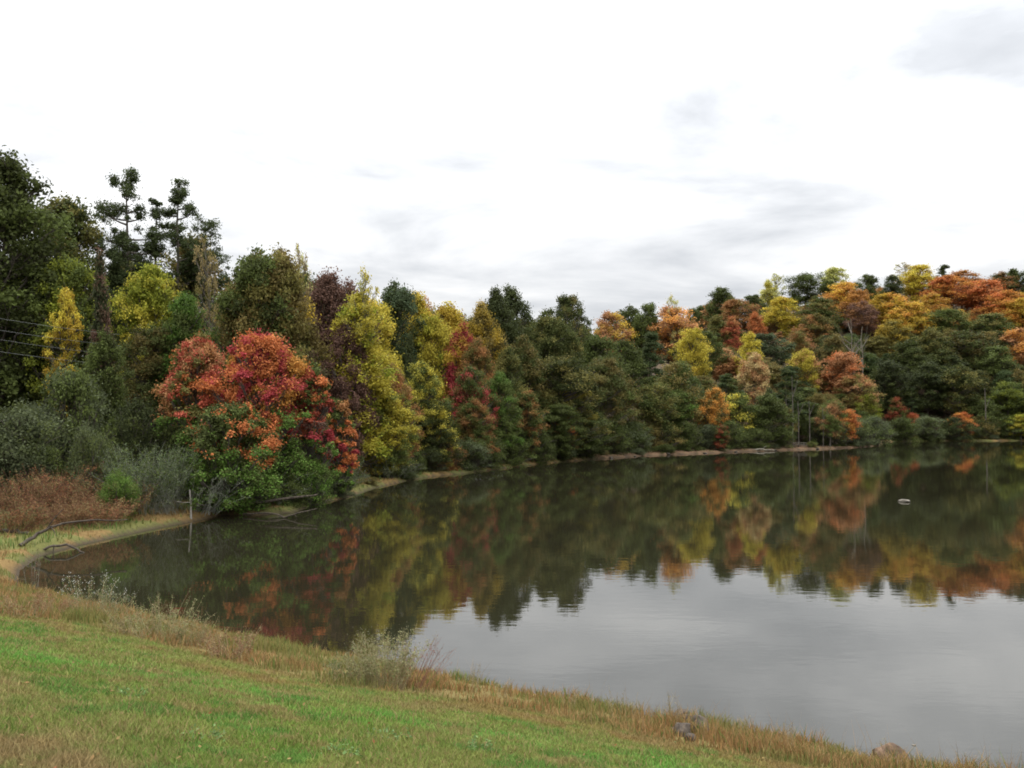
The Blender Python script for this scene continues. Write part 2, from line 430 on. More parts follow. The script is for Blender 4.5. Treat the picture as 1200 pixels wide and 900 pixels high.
T_(338, 302, 50, 19, 'nbroad', 'obrown', 'gold', .85)
T_(355, 287, 34, 21, 'airy', 'tan', 'pale', .75, label='feathery tan tree top poking above the maroon brown tree')
T_(342, 298, 22, 19, 'airy', 'tan', 'tan')
T_(318, 352, 120, 13, 'npine', 'pine', 'green', .7, D=76, label='broad dark green evergreen just above the orange maple')
T_(380, 324, 84, 19, 'nbroad', 'mar', 'dk', 1.05, label='maroon brown tall tree left of the big yellow poplar')
T_(400, 380, 60, 14, 'nbroad', 'mar', 'mar')
T_(350, 400, 70, 10, 'nbroad', 'dk', 'mar', .8)
T_(418, 320, 54, 19, 'airy', 'pale', 'yel', .7, label='thin pale yellow tree top left of the dark crown on the skyline')
T_(412, 345, 60, 17, 'tall', 'yel', 'lime', .85)
T_(432, 350, 88, 17, 'nbroad', 'yel', 'gold', .9, label='largest yellow tree in the middle of the left slope')
T_(455, 340, 36, 19, 'nbroad', 'dk', 'blue')
T_(492, 345, 56, 18, 'tall', 'yel', 'gold', .8, label='tall yellow tree with a ragged top right of the dark skyline crown')
T_(508, 348, 30, 18, 'airy', 'gold', 'org', .7)
T_(481, 392, 36, 14, 'cone', 'dk', 'dk2', label='narrow dark cedar wedged between the two yellow trees')
T_(515, 372, 60, 15, 'nbroad', 'yel', 'lime', .9)
T_(545, 357, 46, 17, 'tall', 'gold', 'yel', .8)
T_(540, 385, 56, 14, 'nbroad', 'crim', 'gold', .72, label='crimson red crown among the golden trees')
T_(566, 362, 44, 16, 'nbroad', 'gold', 'obrown', .7)
T_(560, 400, 50, 13, 'nbroad', 'olive', 'rust', .8)
T_(574, 347, 40, 17, 'nbroad', 'dk', 'dk2')
T_(600, 338, 58, 20, 'nbroad', 'dk', 'dk2', label='dark round-headed tree standing highest in the middle of the skyline')
T_(659, 349, 78, 21, 'umbrella', 'dk', 'obrown', 1.0, label='dark spreading oak with a flat open crown on the middle skyline')
T_(628, 372, 70, 17, 'nbroad', 'dk', 'olive', .9)
T_(695, 372, 60, 18, 'nbroad', 'dk', 'green', .9)
T_(668, 392, 60, 15, 'nbroad', 'dk', 'olive', .9)
T_(612, 400, 80, 14, 'nbroad', 'obrown', 'dk', .7)
T_(650, 420, 80, 13, 'nbroad', 'dk', 'olive', .8)
T_(590, 410, 50, 13, 'nbroad', 'dk', 'olive', .8)
T_(700, 420, 70, 14, 'nbroad', 'obrown', 'dk', .7)
# front row on the left and middle bank
T_(462, 432, 60, 10, 'nbroad', 'rust', 'olive', .8)
T_(455, 458, 80, 8, 'nbroad', 'yel', 'green', .72, label='low yellow and green tree leaning over the water by the maples')
T_(492, 425, 62, 11, 'nbroad', 'green', 'yel', .78)
T_(512, 470, 60, 8, 'nbroad', 'dk', 'yel', .95)
T_(545, 430, 60, 11, 'nbroad', 'green', 'crim', .85)
T_(553, 468, 55, 9, 'nbroad', 'rust', 'green', .7)
T_(582, 438, 60, 11.5, 'nbroad', 'bright', 'green', .65, label='fresh green tree at the shore right of the crimson crown')
T_(615, 460, 52, 10, 'nbroad', 'green', 'rust', .85)
T_(648, 475, 60, 10, 'nbroad', 'green', 'dk', .7)
T_(676, 452, 40, 12, 'nbroad', 'yel', 'olive', .75, label='small golden tree low on the dark middle bank')
T_(660, 482, 36, 9, 'nbroad', 'redor', 'green', .65)
T_(690, 482, 60, 9, 'nbroad', 'dk', 'green', .8)
# --- far shore
for px, yt, w, H, k, A, B, tn in [
    (715, 368, 50, 20, 'broad', 'salm', 'gold', .8), (738, 362, 50, 20, 'broad', 'dk', 'green', .9), (757, 358, 36, 19, 'broad', 'green', 'dk', .9),
    (785, 360, 66, 18, 'broad', 'salm', 'org', .8), (812, 386, 42, 17, 'broad', 'yel', 'gold', 1.0), (797, 345, 30, 19, 'airy', 'pale', 'tan', .9),
    (822, 338, 46, 19, 'dome', 'green', 'dk', .8), (842, 338, 34, 19, 'broad', 'dk', 'green', .8), (862, 352, 46, 18, 'broad', 'rust', 'green', .9),
    (855, 372, 32, 16, 'broad', 'red', 'rust', .7), (886, 366, 28, 16, 'broad', 'redor', 'rust', .9), (917, 349, 46, 19, 'broad', 'yel', 'gold', .85),
    (875, 391, 34, 17, 'broad', 'yel', 'gold', 1.0), (882, 414, 42, 15, 'broad', 'salm', 'tan', .7), (902, 329, 28, 15, 'broad', 'yel', 'pale', .7),
    (909, 321, 26, 18, 'airy', 'pale', 'pale', .7), (945, 322, 62, 17, 'dome', 'green', 'dk', .85), (980, 314, 34, 19, 'broad', 'pale', 'lime', .9),
    (880, 333, 40, 17, 'broad', 'dk', 'dk2', .8), (943, 411, 38, 17, 'broad', 'yel', 'salm', .85), (983, 414, 54, 18, 'broad', 'salm', 'redor', .85),
    (1006, 440, 50, 15, 'broad', 'salm', 'olive', .75), (993, 332, 52, 18, 'broad', 'org', 'gold', .9), (1018, 322, 30, 18, 'broad', 'dk', 'green', .8), (1008, 340, 44, 18, 'broad', 'org', 'rust', .85),
    (1040, 345, 60, 18, 'broad', 'gold', 'org', .8), (1046, 318, 26, 19, 'broad', 'dk', 'dk2', .8), (1075, 312, 46, 20, 'broad', 'gold', 'yel', .7),
    (1062, 307, 34, 20, 'airy', 'pale', 'tan', .7), (1106, 325, 56, 18, 'broad', 'redor', 'org', .8), (1150, 330, 66, 17, 'broad', 'redor', 'rust', .9),
    (1128, 318, 44, 19, 'broad', 'org', 'rust', .7), (1105, 311, 28, 20, 'pine', 'dk', 'dk2', .8), (1190, 316, 44, 19, 'broad', 'dk', 'green', .8),
    (1180, 343, 60, 17, 'broad', 'org', 'redor', .8), (1170, 320, 44, 18, 'broad', 'rust', 'dk', .8), (1012, 354, 40, 17, 'broad', 'rust', 'mar', .7),
    (1065, 356, 56, 18, 'broad', 'gold', 'org', .85), (1088, 345, 50, 18, 'broad', 'org', 'gold', .8), (1045, 375, 44, 17, 'broad', 'gold', 'olive', .75), (1200, 350, 50, 18, 'broad', 'gold', 'org', .8), (1110, 352, 68, 20, 'dome', 'green', 'olive', .9), (1160, 355, 60, 19, 'broad', 'green', 'olive', .8),
    (1195, 386, 54, 18, 'broad', 'salm', 'org', .75), (955, 370, 50, 17, 'broad', 'olive', 'rust', .8), (935, 390, 38, 16, 'broad', 'rust', 'olive', .7),
    (965, 350, 50, 17, 'broad', 'green', 'obrown', .8), (900, 392, 52, 17, 'broad', 'dk2', 'blue', .8), (840, 370, 40, 17, 'broad', 'green', 'olive', .7),
    (760, 392, 56, 19, 'pine', 'pine', 'dk2', .8), (738, 400, 50, 18, 'broad', 'dk', 'green', .8), (795, 425, 60, 17, 'broad', 'green', 'obrown', .8),
    (850, 405, 46, 19, 'pine', 'pine', 'dk', .8), (920, 428, 46, 17, 'pine', 'pine', 'dk', .8), (730, 440, 60, 15, 'broad', 'obrown', 'green', .8),
    (765, 450, 55, 14, 'broad', 'green', 'olive', .8), (790, 458, 56, 14, 'broad', 'green', 'bright', .9), (832, 455, 40, 14, 'broad', 'olive', 'org', .8),
    (868, 462, 48, 14, 'broad', 'green', 'yel', .9), (905, 462, 50, 14, 'broad', 'green', 'dk', .8), (1030, 372, 46, 19, 'broad', 'olive', 'olive', .8),
    (1060, 400, 54, 19, 'broad', 'dk', 'green', .9), (1090, 385, 54, 20, 'broad', 'dk', 'olive', .8), (1135, 388, 64, 19, 'broad', 'obrown', 'dk', .7),
    (1040, 425, 50, 18, 'broad', 'dk2', 'dk', .8), (1085, 425, 54, 18, 'broad', 'dk', 'dk2', .8), (1125, 430, 54, 19, 'broad', 'dk', 'olive', .8),
    (1165, 405, 54, 18, 'broad', 'dk', 'green', .8), (1178, 448, 44, 15, 'broad', 'lime', 'green', .7), (1150, 455, 44, 15, 'broad', 'dk', 'green', .8),
    (1050, 466, 28, 9, 'broad', 'red', 'green', .7), (1066, 484, 20, 6, 'broad', 'redor', 'red', .8), (1128, 484, 26, 7, 'broad', 'redor', 'org', .8),
    (1196, 486, 30, 7, 'broad', 'yel', 'lime', .8), (990, 480, 36, 9, 'broad', 'redor', 'org', .75), (972, 470, 30, 11, 'broad', 'salm', 'green', .7),
    (1018, 462, 36, 12, 'broad', 'lime', 'olive', .8), (845, 498, 22, 6, 'broad', 'red', 'green', .8), (700, 384, 46, 17, 'broad', 'green', 'dk', .8),
    (1240, 330, 70, 18, 'broad', 'org', 'gold', .8), (1250, 380, 70, 18, 'broad', 'green', 'olive', .8), (1235, 430, 60, 17, 'broad', 'dk', 'green', .8)]:
    T_(px, yt, w, H, k, A, B, tn)
WARM = ('yel', 'gold', 'org', 'rust', 'red', 'crim', 'salm', 'tan', 'pale', 'redor', 'lime')
for e in EXPL:      # a dark tree may not stand wholly in front of a coloured crown that shows in the photograph
    if e[3] < 130 or e[6] in WARM: continue
    p = at(e[0], e[1], e[3]); g = tz(p[0], p[1]); pb = proj(p[0], e[3], g)[1]
    for q in EXPL:
        if q[6] in WARM and q[3] > e[3]+1 and abs(q[0]-e[0]) < (q[2]+e[2])*.33:
            y0 = q[1]+.36*q[4]/q[3]*1000
            if e[1] < y0 and (pb-y0)/1000*e[3] > 8:
                e[4] -= (y0-e[1])/1000*e[3]; e[1] = y0
for e in EXPL: put(e[5], *at(e[0], e[1], e[3])[:2], e[4], e[2]/1000*e[3], e[6], e[7], e[8], e[9])
NEXP = len(TREES)
px_ = 300
while px_ < 1260:
    near = [e for e in EXPL if abs(e[0]-px_) < 40 and e[1] < np.interp(px_, [300, 600, 700, 850, 1000, 1200], [330, 370, 385, 365, 350, 350])]
    Dm = max([e[3] for e in near]+[shore_D(px_)+30])+RS.uniform(8, 18)
    yt = float(np.interp(px_, [300, 340, 400, 450, 500, 550, 600, 650, 700, 740, 790, 830, 880, 950, 1000, 1080, 1260], [318, 318, 345, 358, 362, 376, 366, 372, 378, 374, 366, 350, 346, 334, 332, 328, 332]))+RS.uniform(-3, 9)
    p = at(px_, yt, Dm); g = tz(p[0], p[1]); h = p[2]-g
    warm = ['dk', 'green', 'olive', 'dk', 'obrown', 'green', 'rust'] if px_ < 960 else ['org', 'olive', 'rust', 'redor', 'green', 'gold', 'dk']
    if h > 7: put('dome' if px_ > 680 and RS.rand() < .5 else ('broad' if px_ > 600 else 'nbroad'), p[0], Dm, h, max(.62*min(h, 20), .028*Dm), warm[RS.randint(7)], warm[RS.randint(7)], RS.uniform(.7, .95))
    px_ += RS.uniform(19, 30)

# --- fillers on a jittered ground grid
skyx = [-300, 0, 60, 110, 130, 240, 270, 300, 340, 400, 450, 500, 550, 600, 650, 700, 740, 790, 830, 880, 950, 1000, 1080, 1200, 1500]
skyy = [200, 195, 245, 300, 300, 290, 315, 312, 312, 340, 352, 360, 368, 355, 365, 375, 368, 362, 348, 345, 332, 330, 325, 325, 330]
zones = [((-300, 140, 380, 620), ['dk2', 'dk', 'grey', 'dk']), ((-300, 140, 150, 380), ['dk', 'olive', 'dk2']), ((140, 420, 280, 400), ['olive', 'dk', 'obrown', 'rust', 'green']),
         ((380, 600, 330, 460), ['yel', 'olive', 'gold', 'green']), ((560, 720, 340, 600), ['dk', 'obrown', 'olive', 'green']), ((700, 960, 330, 430), ['green', 'rust', 'olive', 'dk', 'salm']),
         ((700, 1040, 430, 600), ['dk', 'green', 'obrown', 'pine', 'olive']), ((960, 1500, 300, 372), ['org', 'rust', 'redor', 'gold', 'olive', 'green']), ((960, 1500, 372, 600), ['dk', 'olive', 'dk2', 'obrown', 'pine'])]
BW = 4
cover = np.zeros((150, 420), bool)        # coarse occlusion buffer, 4-pixel cells, x from -240
def ell(px, pt, pb, w, paint=True):
    ch = (pb-pt); y0 = int(pt/BW); y1 = int((pt+ch*.8)/BW); x0 = int((px-w/2+240)/BW); x1 = int((px+w/2+240)/BW)
    y0, y1, x0, x1 = max(0, y0), min(149, y1), max(0, x0), min(419, x1)
    if y1 <= y0 or x1 <= x0: return None
    sl = cover[y0:y1+1, x0:x1+1]
    yy, xx = np.mgrid[0:sl.shape[0], 0:sl.shape[1]]
    e = ((xx/(sl.shape[1]-1+1e-6)*2-1)**2+(yy/(sl.shape[0]-1+1e-6)*2-1)**2) < 1
    vis = (e & ~sl).sum()
    if paint: sl |= e
    return vis
cand = []
for gy in np.arange(34, 380, 5.4):
    for gx in np.arange(-110, 230, 5.4):
        cand.append((gx+RS.uniform(-2.6, 2.6), gy+RS.uniform(-2.6, 2.6)))
cand = np.array(cand); cs = sdist(cand[:, 0], cand[:, 1]); cz = terr(cand[:, 0], cand[:, 1])
bear = 600+1000*cand[:, 0]/cand[:, 1]
ok = (cs > np.where(cand[:, 0] < -14, 9, 4.0)) & (bear > -170) & (bear < 1340)
cand, cs, cz, bear = cand[ok], cs[ok], cz[ok], bear[ok]
order = np.argsort(cand[:, 1])
EX = [t for t in TREES]
ev = sorted([(t['y'], t) for t in EX], key=lambda q: q[0]); ei = 0
fill = []
for i in order:
    x, y = cand[i]
    while ei < len(ev) and ev[ei][0] < y:
        t = ev[ei][1]; ell(t['px'], t['pt'], t['pb'], t['w']*.72); ei += 1
    if 165 < bear[i] < 430 and y < 68: continue
    if any((t['x']-x)**2+(t['y']-y)**2 < (2.6+t['w']*t['y']/4500)**2 for t in EX): continue
    H = RS.uniform(13, 21) if cs[i] > 12 else RS.uniform(6, 12)
    if y > 200: H = RS.uniform(14, 20)
    W = H*RS.uniform(.5, .68); w = W/y*1000
    pt = proj(x, y, cz[i]+H)[1]; sky = np.interp(bear[i], skyx, skyy)+8
    lim = sky
    for t in EX:      # keep the crowns the photograph shows in front or above in view
        if t['y'] > y and abs(t['px']-bear[i]) < (t['w']+w)*.43:
            q = t['pt']+(t['pb']-t['pt'])*(.45 if t['A'] in ('dk', 'dk2', 'green', 'pine', 'olive', 'obrown') else .72)
            if q < proj(x, y, cz[i]+3)[1]: lim = max(lim, q)
    if pt < lim:
        ztop = at(bear[i], lim, y)[2]; H = ztop-cz[i]; pt = lim
        if H < 3.5: continue
    W = min(W, H*1.1); w = W/y*1000
    pb = proj(x, y, cz[i])[1]
    vis = ell(bear[i], pt, pb, w, False)
    if vis is None or vis < (6 if y < 150 else 4): continue
    ell(bear[i], pt, pb, w*.75)
    zc = pt+(pb-pt)*.3
    pal = ['dk', 'green', 'olive']
    for (x0, x1, y0, y1), c in zones:
        if x0 <= bear[i] < x1 and y0 <= zc < y1: pal = c; break
    A = pal[RS.randint(len(pal))]; B = pal[RS.randint(len(pal))]
    k = 'nbroad' if y < 130 else ('pine' if (A in ('dk', 'pine', 'dk2') and RS.rand() < .4) else 'broad')
    if H < 7: k = 'shrub'
    fill.append((k, x, y, H, W, A, B, RS.uniform(.65, .9)))
pass
for fl in fill: put(*fl)
# --- shrubs that edge the water
for px, d, H, W, A, B in [(455, 5.0, 2.6, 4.2, 'grey', 'dk'), (480, 4.2, 2.8, 4, 'dk', 'green'), (503, 3.5, 3, 4.4, 'grey', 'dk'), (525, 2.6, 3.2, 4.5, 'dk', 'rust'), (550, 1.8, 3.4, 5, 'green', 'grey'),
                          (575, 1.8, 3.6, 5, 'green', 'dk'), (600, 1.8, 3.5, 5.5, 'dk', 'green'), (628, 2, 4, 6, 'green', 'dk'), (655, 2.5, 4, 6, 'dk', 'grey'), (682, 3, 4.5, 7, 'grey', 'dk'),
                          (712, 5, 5, 8, 'dk', 'green'), (742, 5.5, 5, 8, 'green', 'grey'), (770, 5.5, 5, 8, 'dk', 'obrown'), (800, 5.5, 5, 8, 'green', 'dk'), (826, 5.5, 4.5, 8, 'grey', 'dk'), (855, 5, 5, 8, 'dk', 'green'),
                          (880, 5, 4, 7, 'green', 'dk'), (912, 4.5, 4, 7, 'dk', 'green'), (975, 5, 5, 8, 'grey', 'green'), (1000, 4, 5.5, 9, 'grey', 'dk'), (1022, 3, 6, 9, 'grey', 'green'),
                          (1055, 2, 6, 11, 'dk', 'green'), (1085, 2, 6, 11, 'dk', 'grey'), (1118, 2, 6, 11, 'dk2', 'dk'), (1150, 4, 6, 10, 'dk', 'obrown'), (1180, 4, 6, 11, 'green', 'dk'), (1215, 3, 6, 11, 'dk', 'green')]:
    D = shore_D(px)+d*1.3; x = (px-600)/1000*D
    put('shrub', x, D, H, W, A, B, .75)
for px, d, H, W in [(936, 13, 6.5, 7), (951, 16, 7.5, 7.5), (944, 24, 8.5, 9), (960, 9, 5, 6)]:
    D = shore_D(px)+d; put('broad' if H > 6 else 'shrub', (px-600)/1000*D, D, H, W, 'dk', 'green', .8)
for px in [392, 436, 474, 512, 538, 566, 612, 640, 668, 690, 706, 733, 748, 779, 806, 818, 850, 868, 893, 903, 925, 950, 985, 1012, 1070, 1100, 1135, 1165, 1188]:
    if RS.rand() < .3: continue
    D = shore_D(px)+RS.uniform(1.6, 3.2)*1.3; hh = RS.uniform(.7, 1.5)
    put('shrub', (px-600)/1000*D, D, hh, hh*RS.uniform(1.6, 2.8), ['grey', 'dk', 'green', 'brown', 'olive'][RS.randint(5)], ['grey', 'dk', 'green', 'obrown'][RS.randint(4)], .75)
for px, py_t, w, D, A, B, lab in [(82, 436, 120, 54, 'grey', 'green', 'large grey green shrub below the golden column tree'), (20, 478, 130, 50, 'grey', 'dk', 'wide grey green shrub at the left edge behind the rusty brush'),
                                  (-60, 470, 130, 52, 'dk', 'grey', None), (45, 520, 70, 48.5, 'grey', 'green', None), (105, 500, 60, 50, 'grey', 'dk', None), (140, 500, 50, 56, 'dk2', 'dk', None),
                                  (135, 552, 50, 47.5, 'bright', 'green', 'small bright green bush between rusty brush and willow bush'), (165, 470, 90, 58, 'dk2', 'dk', None), (404, 520, 50, 72, 'dk', 'green', None),
                                  (350, 545, 70, 61, 'grey', 'dk', None), (300, 560, 60, 57.5, 'grey', 'dk2', None), (200, 500, 70, 57, 'dk2', 'dk', None), (365, 540, 60, 58.5, 'green', 'bright', None), (335, 555, 60, 56.8, 'dk', 'green', None), (385, 545, 46, 68, 'grey', 'green', None)]:
    p = at(px, py_t, D); g = tz(p[0], p[1]); put('shrub', p[0], D, p[2]-g+.1, w/1000*D, A, B, .75, lab)

# ------------------------------------------------------------------ hero maples, tones per leaf
def pal(ws, cs):
    return np.array(cs)[ws]
def maple_tone(stops, seed, green_below=.35, greenw=.5):
    def f(P, cr, lr, H, W):
        n = vn(P[:, 0]*.42+seed, P[:, 1]*.42, P[:, 2]*.42, seed)*.8+cr*.2
        h = P[:, 2]/H; rad = np.hypot(P[:, 0], P[:, 1])/(W/2)
        q = np.clip((n-.22)/.56, 0, .999)*len(stops)
        i = np.floor(q).astype(int); col = np.array([C_[s] for s in stops])[i]
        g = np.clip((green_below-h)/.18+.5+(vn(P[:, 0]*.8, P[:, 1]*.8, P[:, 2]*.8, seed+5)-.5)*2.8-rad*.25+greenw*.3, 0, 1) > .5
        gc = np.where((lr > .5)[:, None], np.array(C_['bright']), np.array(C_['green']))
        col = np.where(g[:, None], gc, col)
        return col*(.65+.6*lr)[:, None]*(.85+.3*cr)[:, None]
    return f
def hero(px, yt, wpx, D, prof, base, tone, seed, label, name='maple_tree', nleaf=50000, ncl=190, leaf=.082, rc=.075, cat='tree', drop=.05):
    p = at(px, yt, D); g = tz(p[0], p[1])-.1; H = p[2]-g; W = wpx/1000*D
    tm, cm = tree_mesh(name, seed, H, W, base, prof, ncl, rc, nleaf, leaf, tonef=tone, flat=.95, drop=drop, rise=.3)
    r = bpy.data.objects.new(name, None); COL.objects.link(r); r.location = (p[0], p[1], g); r.empty_display_size = .3
    link('trunk', tm, r); link('crown', cm, r)
    TREES.append(dict(o=r, kind='broad', x=p[0], y=D, px=px, pt=yt, pb=proj(p[0], D, g)[1], w=wpx, A='red', B='org', turn=.7, label=label, cat=cat))
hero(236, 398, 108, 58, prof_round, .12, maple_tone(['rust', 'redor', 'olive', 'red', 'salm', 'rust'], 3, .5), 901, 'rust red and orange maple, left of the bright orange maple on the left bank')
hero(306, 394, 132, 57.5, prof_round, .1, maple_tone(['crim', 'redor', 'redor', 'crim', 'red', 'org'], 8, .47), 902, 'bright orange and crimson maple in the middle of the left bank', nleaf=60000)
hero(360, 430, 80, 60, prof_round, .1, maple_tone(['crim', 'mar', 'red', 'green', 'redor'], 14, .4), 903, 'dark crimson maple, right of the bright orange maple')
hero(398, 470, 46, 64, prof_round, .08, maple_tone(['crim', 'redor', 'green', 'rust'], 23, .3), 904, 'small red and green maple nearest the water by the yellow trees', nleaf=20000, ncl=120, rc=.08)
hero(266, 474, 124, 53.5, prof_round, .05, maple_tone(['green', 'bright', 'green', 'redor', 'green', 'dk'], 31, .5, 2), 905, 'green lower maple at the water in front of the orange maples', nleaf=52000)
# two skyline pines and their neighbours
for px, yt, w, H, seed, gap, nl, lab in [(152, 202, 74, 25, 71, .18, 15000, 'tall open pine, tallest of the skyline pines on the left'), (212, 211, 54, 24, 72, .15, 12000, 'slimmer open pine standing right of the tallest skyline pine'),
                                 (180, 236, 46, 22, 73, .1, 13000, 'shorter dark pine squeezed between the two tall skyline pines'), (238, 252, 62, 22, 74, .1, 12000, 'shorter pine leaning out right of the slimmer skyline pine'),
                                 (138, 272, 60, 19, 75, .05, 13000, 'low dense pine under the tallest skyline pine')]:
    D = {71: 84, 72: 88, 73: 86, 74: 90, 75: 82}[seed]
    p = at(px, yt, D); g = tz(p[0], p[1])-.1; H = p[2]-g
    tm, cm = pine_mesh('pine', seed, H, w/1000*D*1.4, .50 if seed < 73 else .36, 13 if seed < 73 else 17, int(nl*1.5), .13, gap*.5, .3 if seed == 71 else .65, tuft=.56, subs=2.2, fuzz=.45)
    r = bpy.data.objects.new('pine_tree', None); COL.objects.link(r); r.location = (p[0], p[1], g); r.empty_display_size = .3
    link('trunk', tm, r); b = link('crown', cm, r); b.color = (.075, .095, .036, 1); b['tint'] = [.06, .078, .03]; b['turn'] = .8
    TREES.append(dict(o=r, kind='npine', x=p[0], y=D, px=px, pt=yt, pb=480, w=w, A='dk', B='dk', turn=.8, label=lab, cat='tree'))

# bare pale trees on the far hill
def bare(px, yt, D, H, w, seed, label, n=9, barkm=m_pale):
    rs = np.random.RandomState(seed); p = at(px, yt, D); g = tz(p[0], p[1])-.1; H = p[2]-g; T = Tubes()
    k = 7; z = np.linspace(0, H, k); wob = np.cumsum(rs.normal(0, H*.012, (k, 2)), 0); wob[0] = 0
    tr = np.column_stack([wob, z]); T.add(tr, np.linspace(.26, .06, k), 6)
    for i in range(n):
        zz = H*rs.uniform(.5, .9); a = rs.rand()*6.28; L = w*rs.uniform(.25, .5)
        s = np.array([np.interp(zz, z, tr[:, 0]), np.interp(zz, z, tr[:, 1]), zz]); e = s+np.array([math.cos(a)*L, math.sin(a)*L, L*rs.uniform(.8, 1.8)])
        c = curve(s, e, -L*.12); T.add(c, np.linspace(.12, .03, 5), 4)
        for q in range(3):
            d = c[3]+rs.normal(0, L*.3, 3)+np.array([0, 0, L*.4]); T.add([c[2], (c[3]+d)/2, d], [.05, .03, .02], 3)
    r = bpy.data.objects.new('bare_tree', None); COL.objects.link(r); r.location = (p[0], p[1], g)
    link('trunk', T.mesh('bare_tree', m_twig), r)
    r['label'] = label; r['category'] = 'tree'
bare(1000, 374, 236, 20, 9, 31, 'leafless pale tree with forked white limbs on the far hill')
bare(1009, 382, 240, 20, 6, 32, 'second leafless pale tree, just right of the forked one on the hill', 5)

# ------------------------------------------------------------------ labels for the trees
marks = [t for t in TREES if t['label']]
seen = {}
short = {'huge dark green tree': (2, 260)}
LM = [('tallest skyline pine', 152, 240), ('golden column tree', 75, 395), ('lime yellow crown', 168, 345), ('orange maple', 300, 450), ('maroon tree', 380, 370), ('largest yellow tree', 432, 400),
      ('crimson crown', 540, 410), ('middle skyline oak', 600, 360), ('spreading oak', 659, 365), ('small golden tree', 676, 465), ('salmon crown', 785, 380), ('lone yellow crown', 812, 400),
      ('two-tone yellow tree', 917, 370), ('lower yellow crown', 875, 405), ('pale skyline tree', 980, 330), ('shore salmon tree', 985, 440), ('bare pale trees', 1003, 400),
      ('skyline gold crown', 1075, 330), ('red orange hilltop', 1150, 345), ('green dome tree', 1110, 370), ('little orange tree', 1128, 495), ('lime shore tree', 1178, 470), ('golden edge tree', 1196, 500)]
named = {(785, 360): 'wide salmon pink tree left of the lone bright yellow crown', (812, 386): 'lone bright yellow crown below the salmon trees', (917, 349): 'tall yellow tree with a golden side, highest yellow on the hill',
         (875, 391): 'lower bright yellow crown midway up the hill, above a salmon one', (980, 314): 'pale yellow green crown on the skyline left of the orange hilltop', (983, 414): 'salmon red tree above the point of the far shore',
         (1075, 312): 'golden crown standing highest on the orange part of the skyline', (1150, 330): 'wide red orange crown on the hilltop at the right', (1110, 352): 'broad green domed crown below the orange hilltop',
         (1128, 484): 'little orange tree alone in the dark at the right shore', (1178, 448): 'lime green tree low at the right shore', (1196, 486): 'small bright yellow tree at the right edge by the water',
         (1050, 466): 'small red tree at the dark inlet of the far shore', (1066, 484): 'tiny red orange tree right of the small red one at the inlet'}
for t in TREES:
    if t['label']: L = t['label']
    else:
        L = None
        for (a, b), s in named.items():
            if abs(t['px']-a) < 3 and abs(t['pt']-b) < 3: L = s
    if L is None:
        a_, b_ = (t['A'], t['B']) if t['turn'] > .74 else (t['B'], t['A'])
        col = WORD[a_]; t['col2'] = col + ('' if WORD[a_] == WORD[b_] else ' and '+WORD[b_])
        yc = t['pt']+(t['pb']-t['pt'])*.3
        sk = np.interp(t['px'], skyx, skyy)
        z = 'skyline' if t['pt'] < sk+12 else ('shore' if t['y'] < shore_D(t['px'])+12 else ('upper slope' if t['pt'] < sk+45 else 'lower slope'))
        m = min(LM, key=lambda q: (q[1]-t['px'])**2+.6*(q[2]-yc)**2)
        dx, dy = t['px']-m[1], yc-m[2]
        rel = ('right of' if dx > 0 else 'left of') if abs(dx) > abs(dy) else ('below' if dy > 0 else 'above')
        t['rest'] = f"{KW[t['kind']]}, {z}, {rel} the {m[0]}"
        L = f"{col} {t['rest']}"
    t['L'] = L; seen.setdefault(L, []).append(t)
for L, ts in list(seen.items()):
    if len(ts) > 1:
        del seen[L]
        for t in ts:
            L2 = f"{t['col2']} {t['rest']}" if 'rest' in t else L
            seen.setdefault(L2, []).append(t)
ORD = ['nearest', 'second nearest', 'third nearest', 'fourth nearest', 'fifth nearest', 'sixth nearest', 'seventh nearest', 'eighth nearest', 'ninth nearest']
for L, ts in seen.items():
    ts.sort(key=lambda t: t['y'])
    for i, t in enumerate(ts):
        t['o']['label'] = L if len(ts) == 1 else ORD[min(i, 8)]+' '+L
        t['o']['category'] = t['cat']
        g = 'shrubs along the bank' if t['cat'] == 'shrub' else ('pines in the woods' if t['kind'] in ('pine', 'npine') else 'autumn trees round the lake')
        t['o']['group'] = g

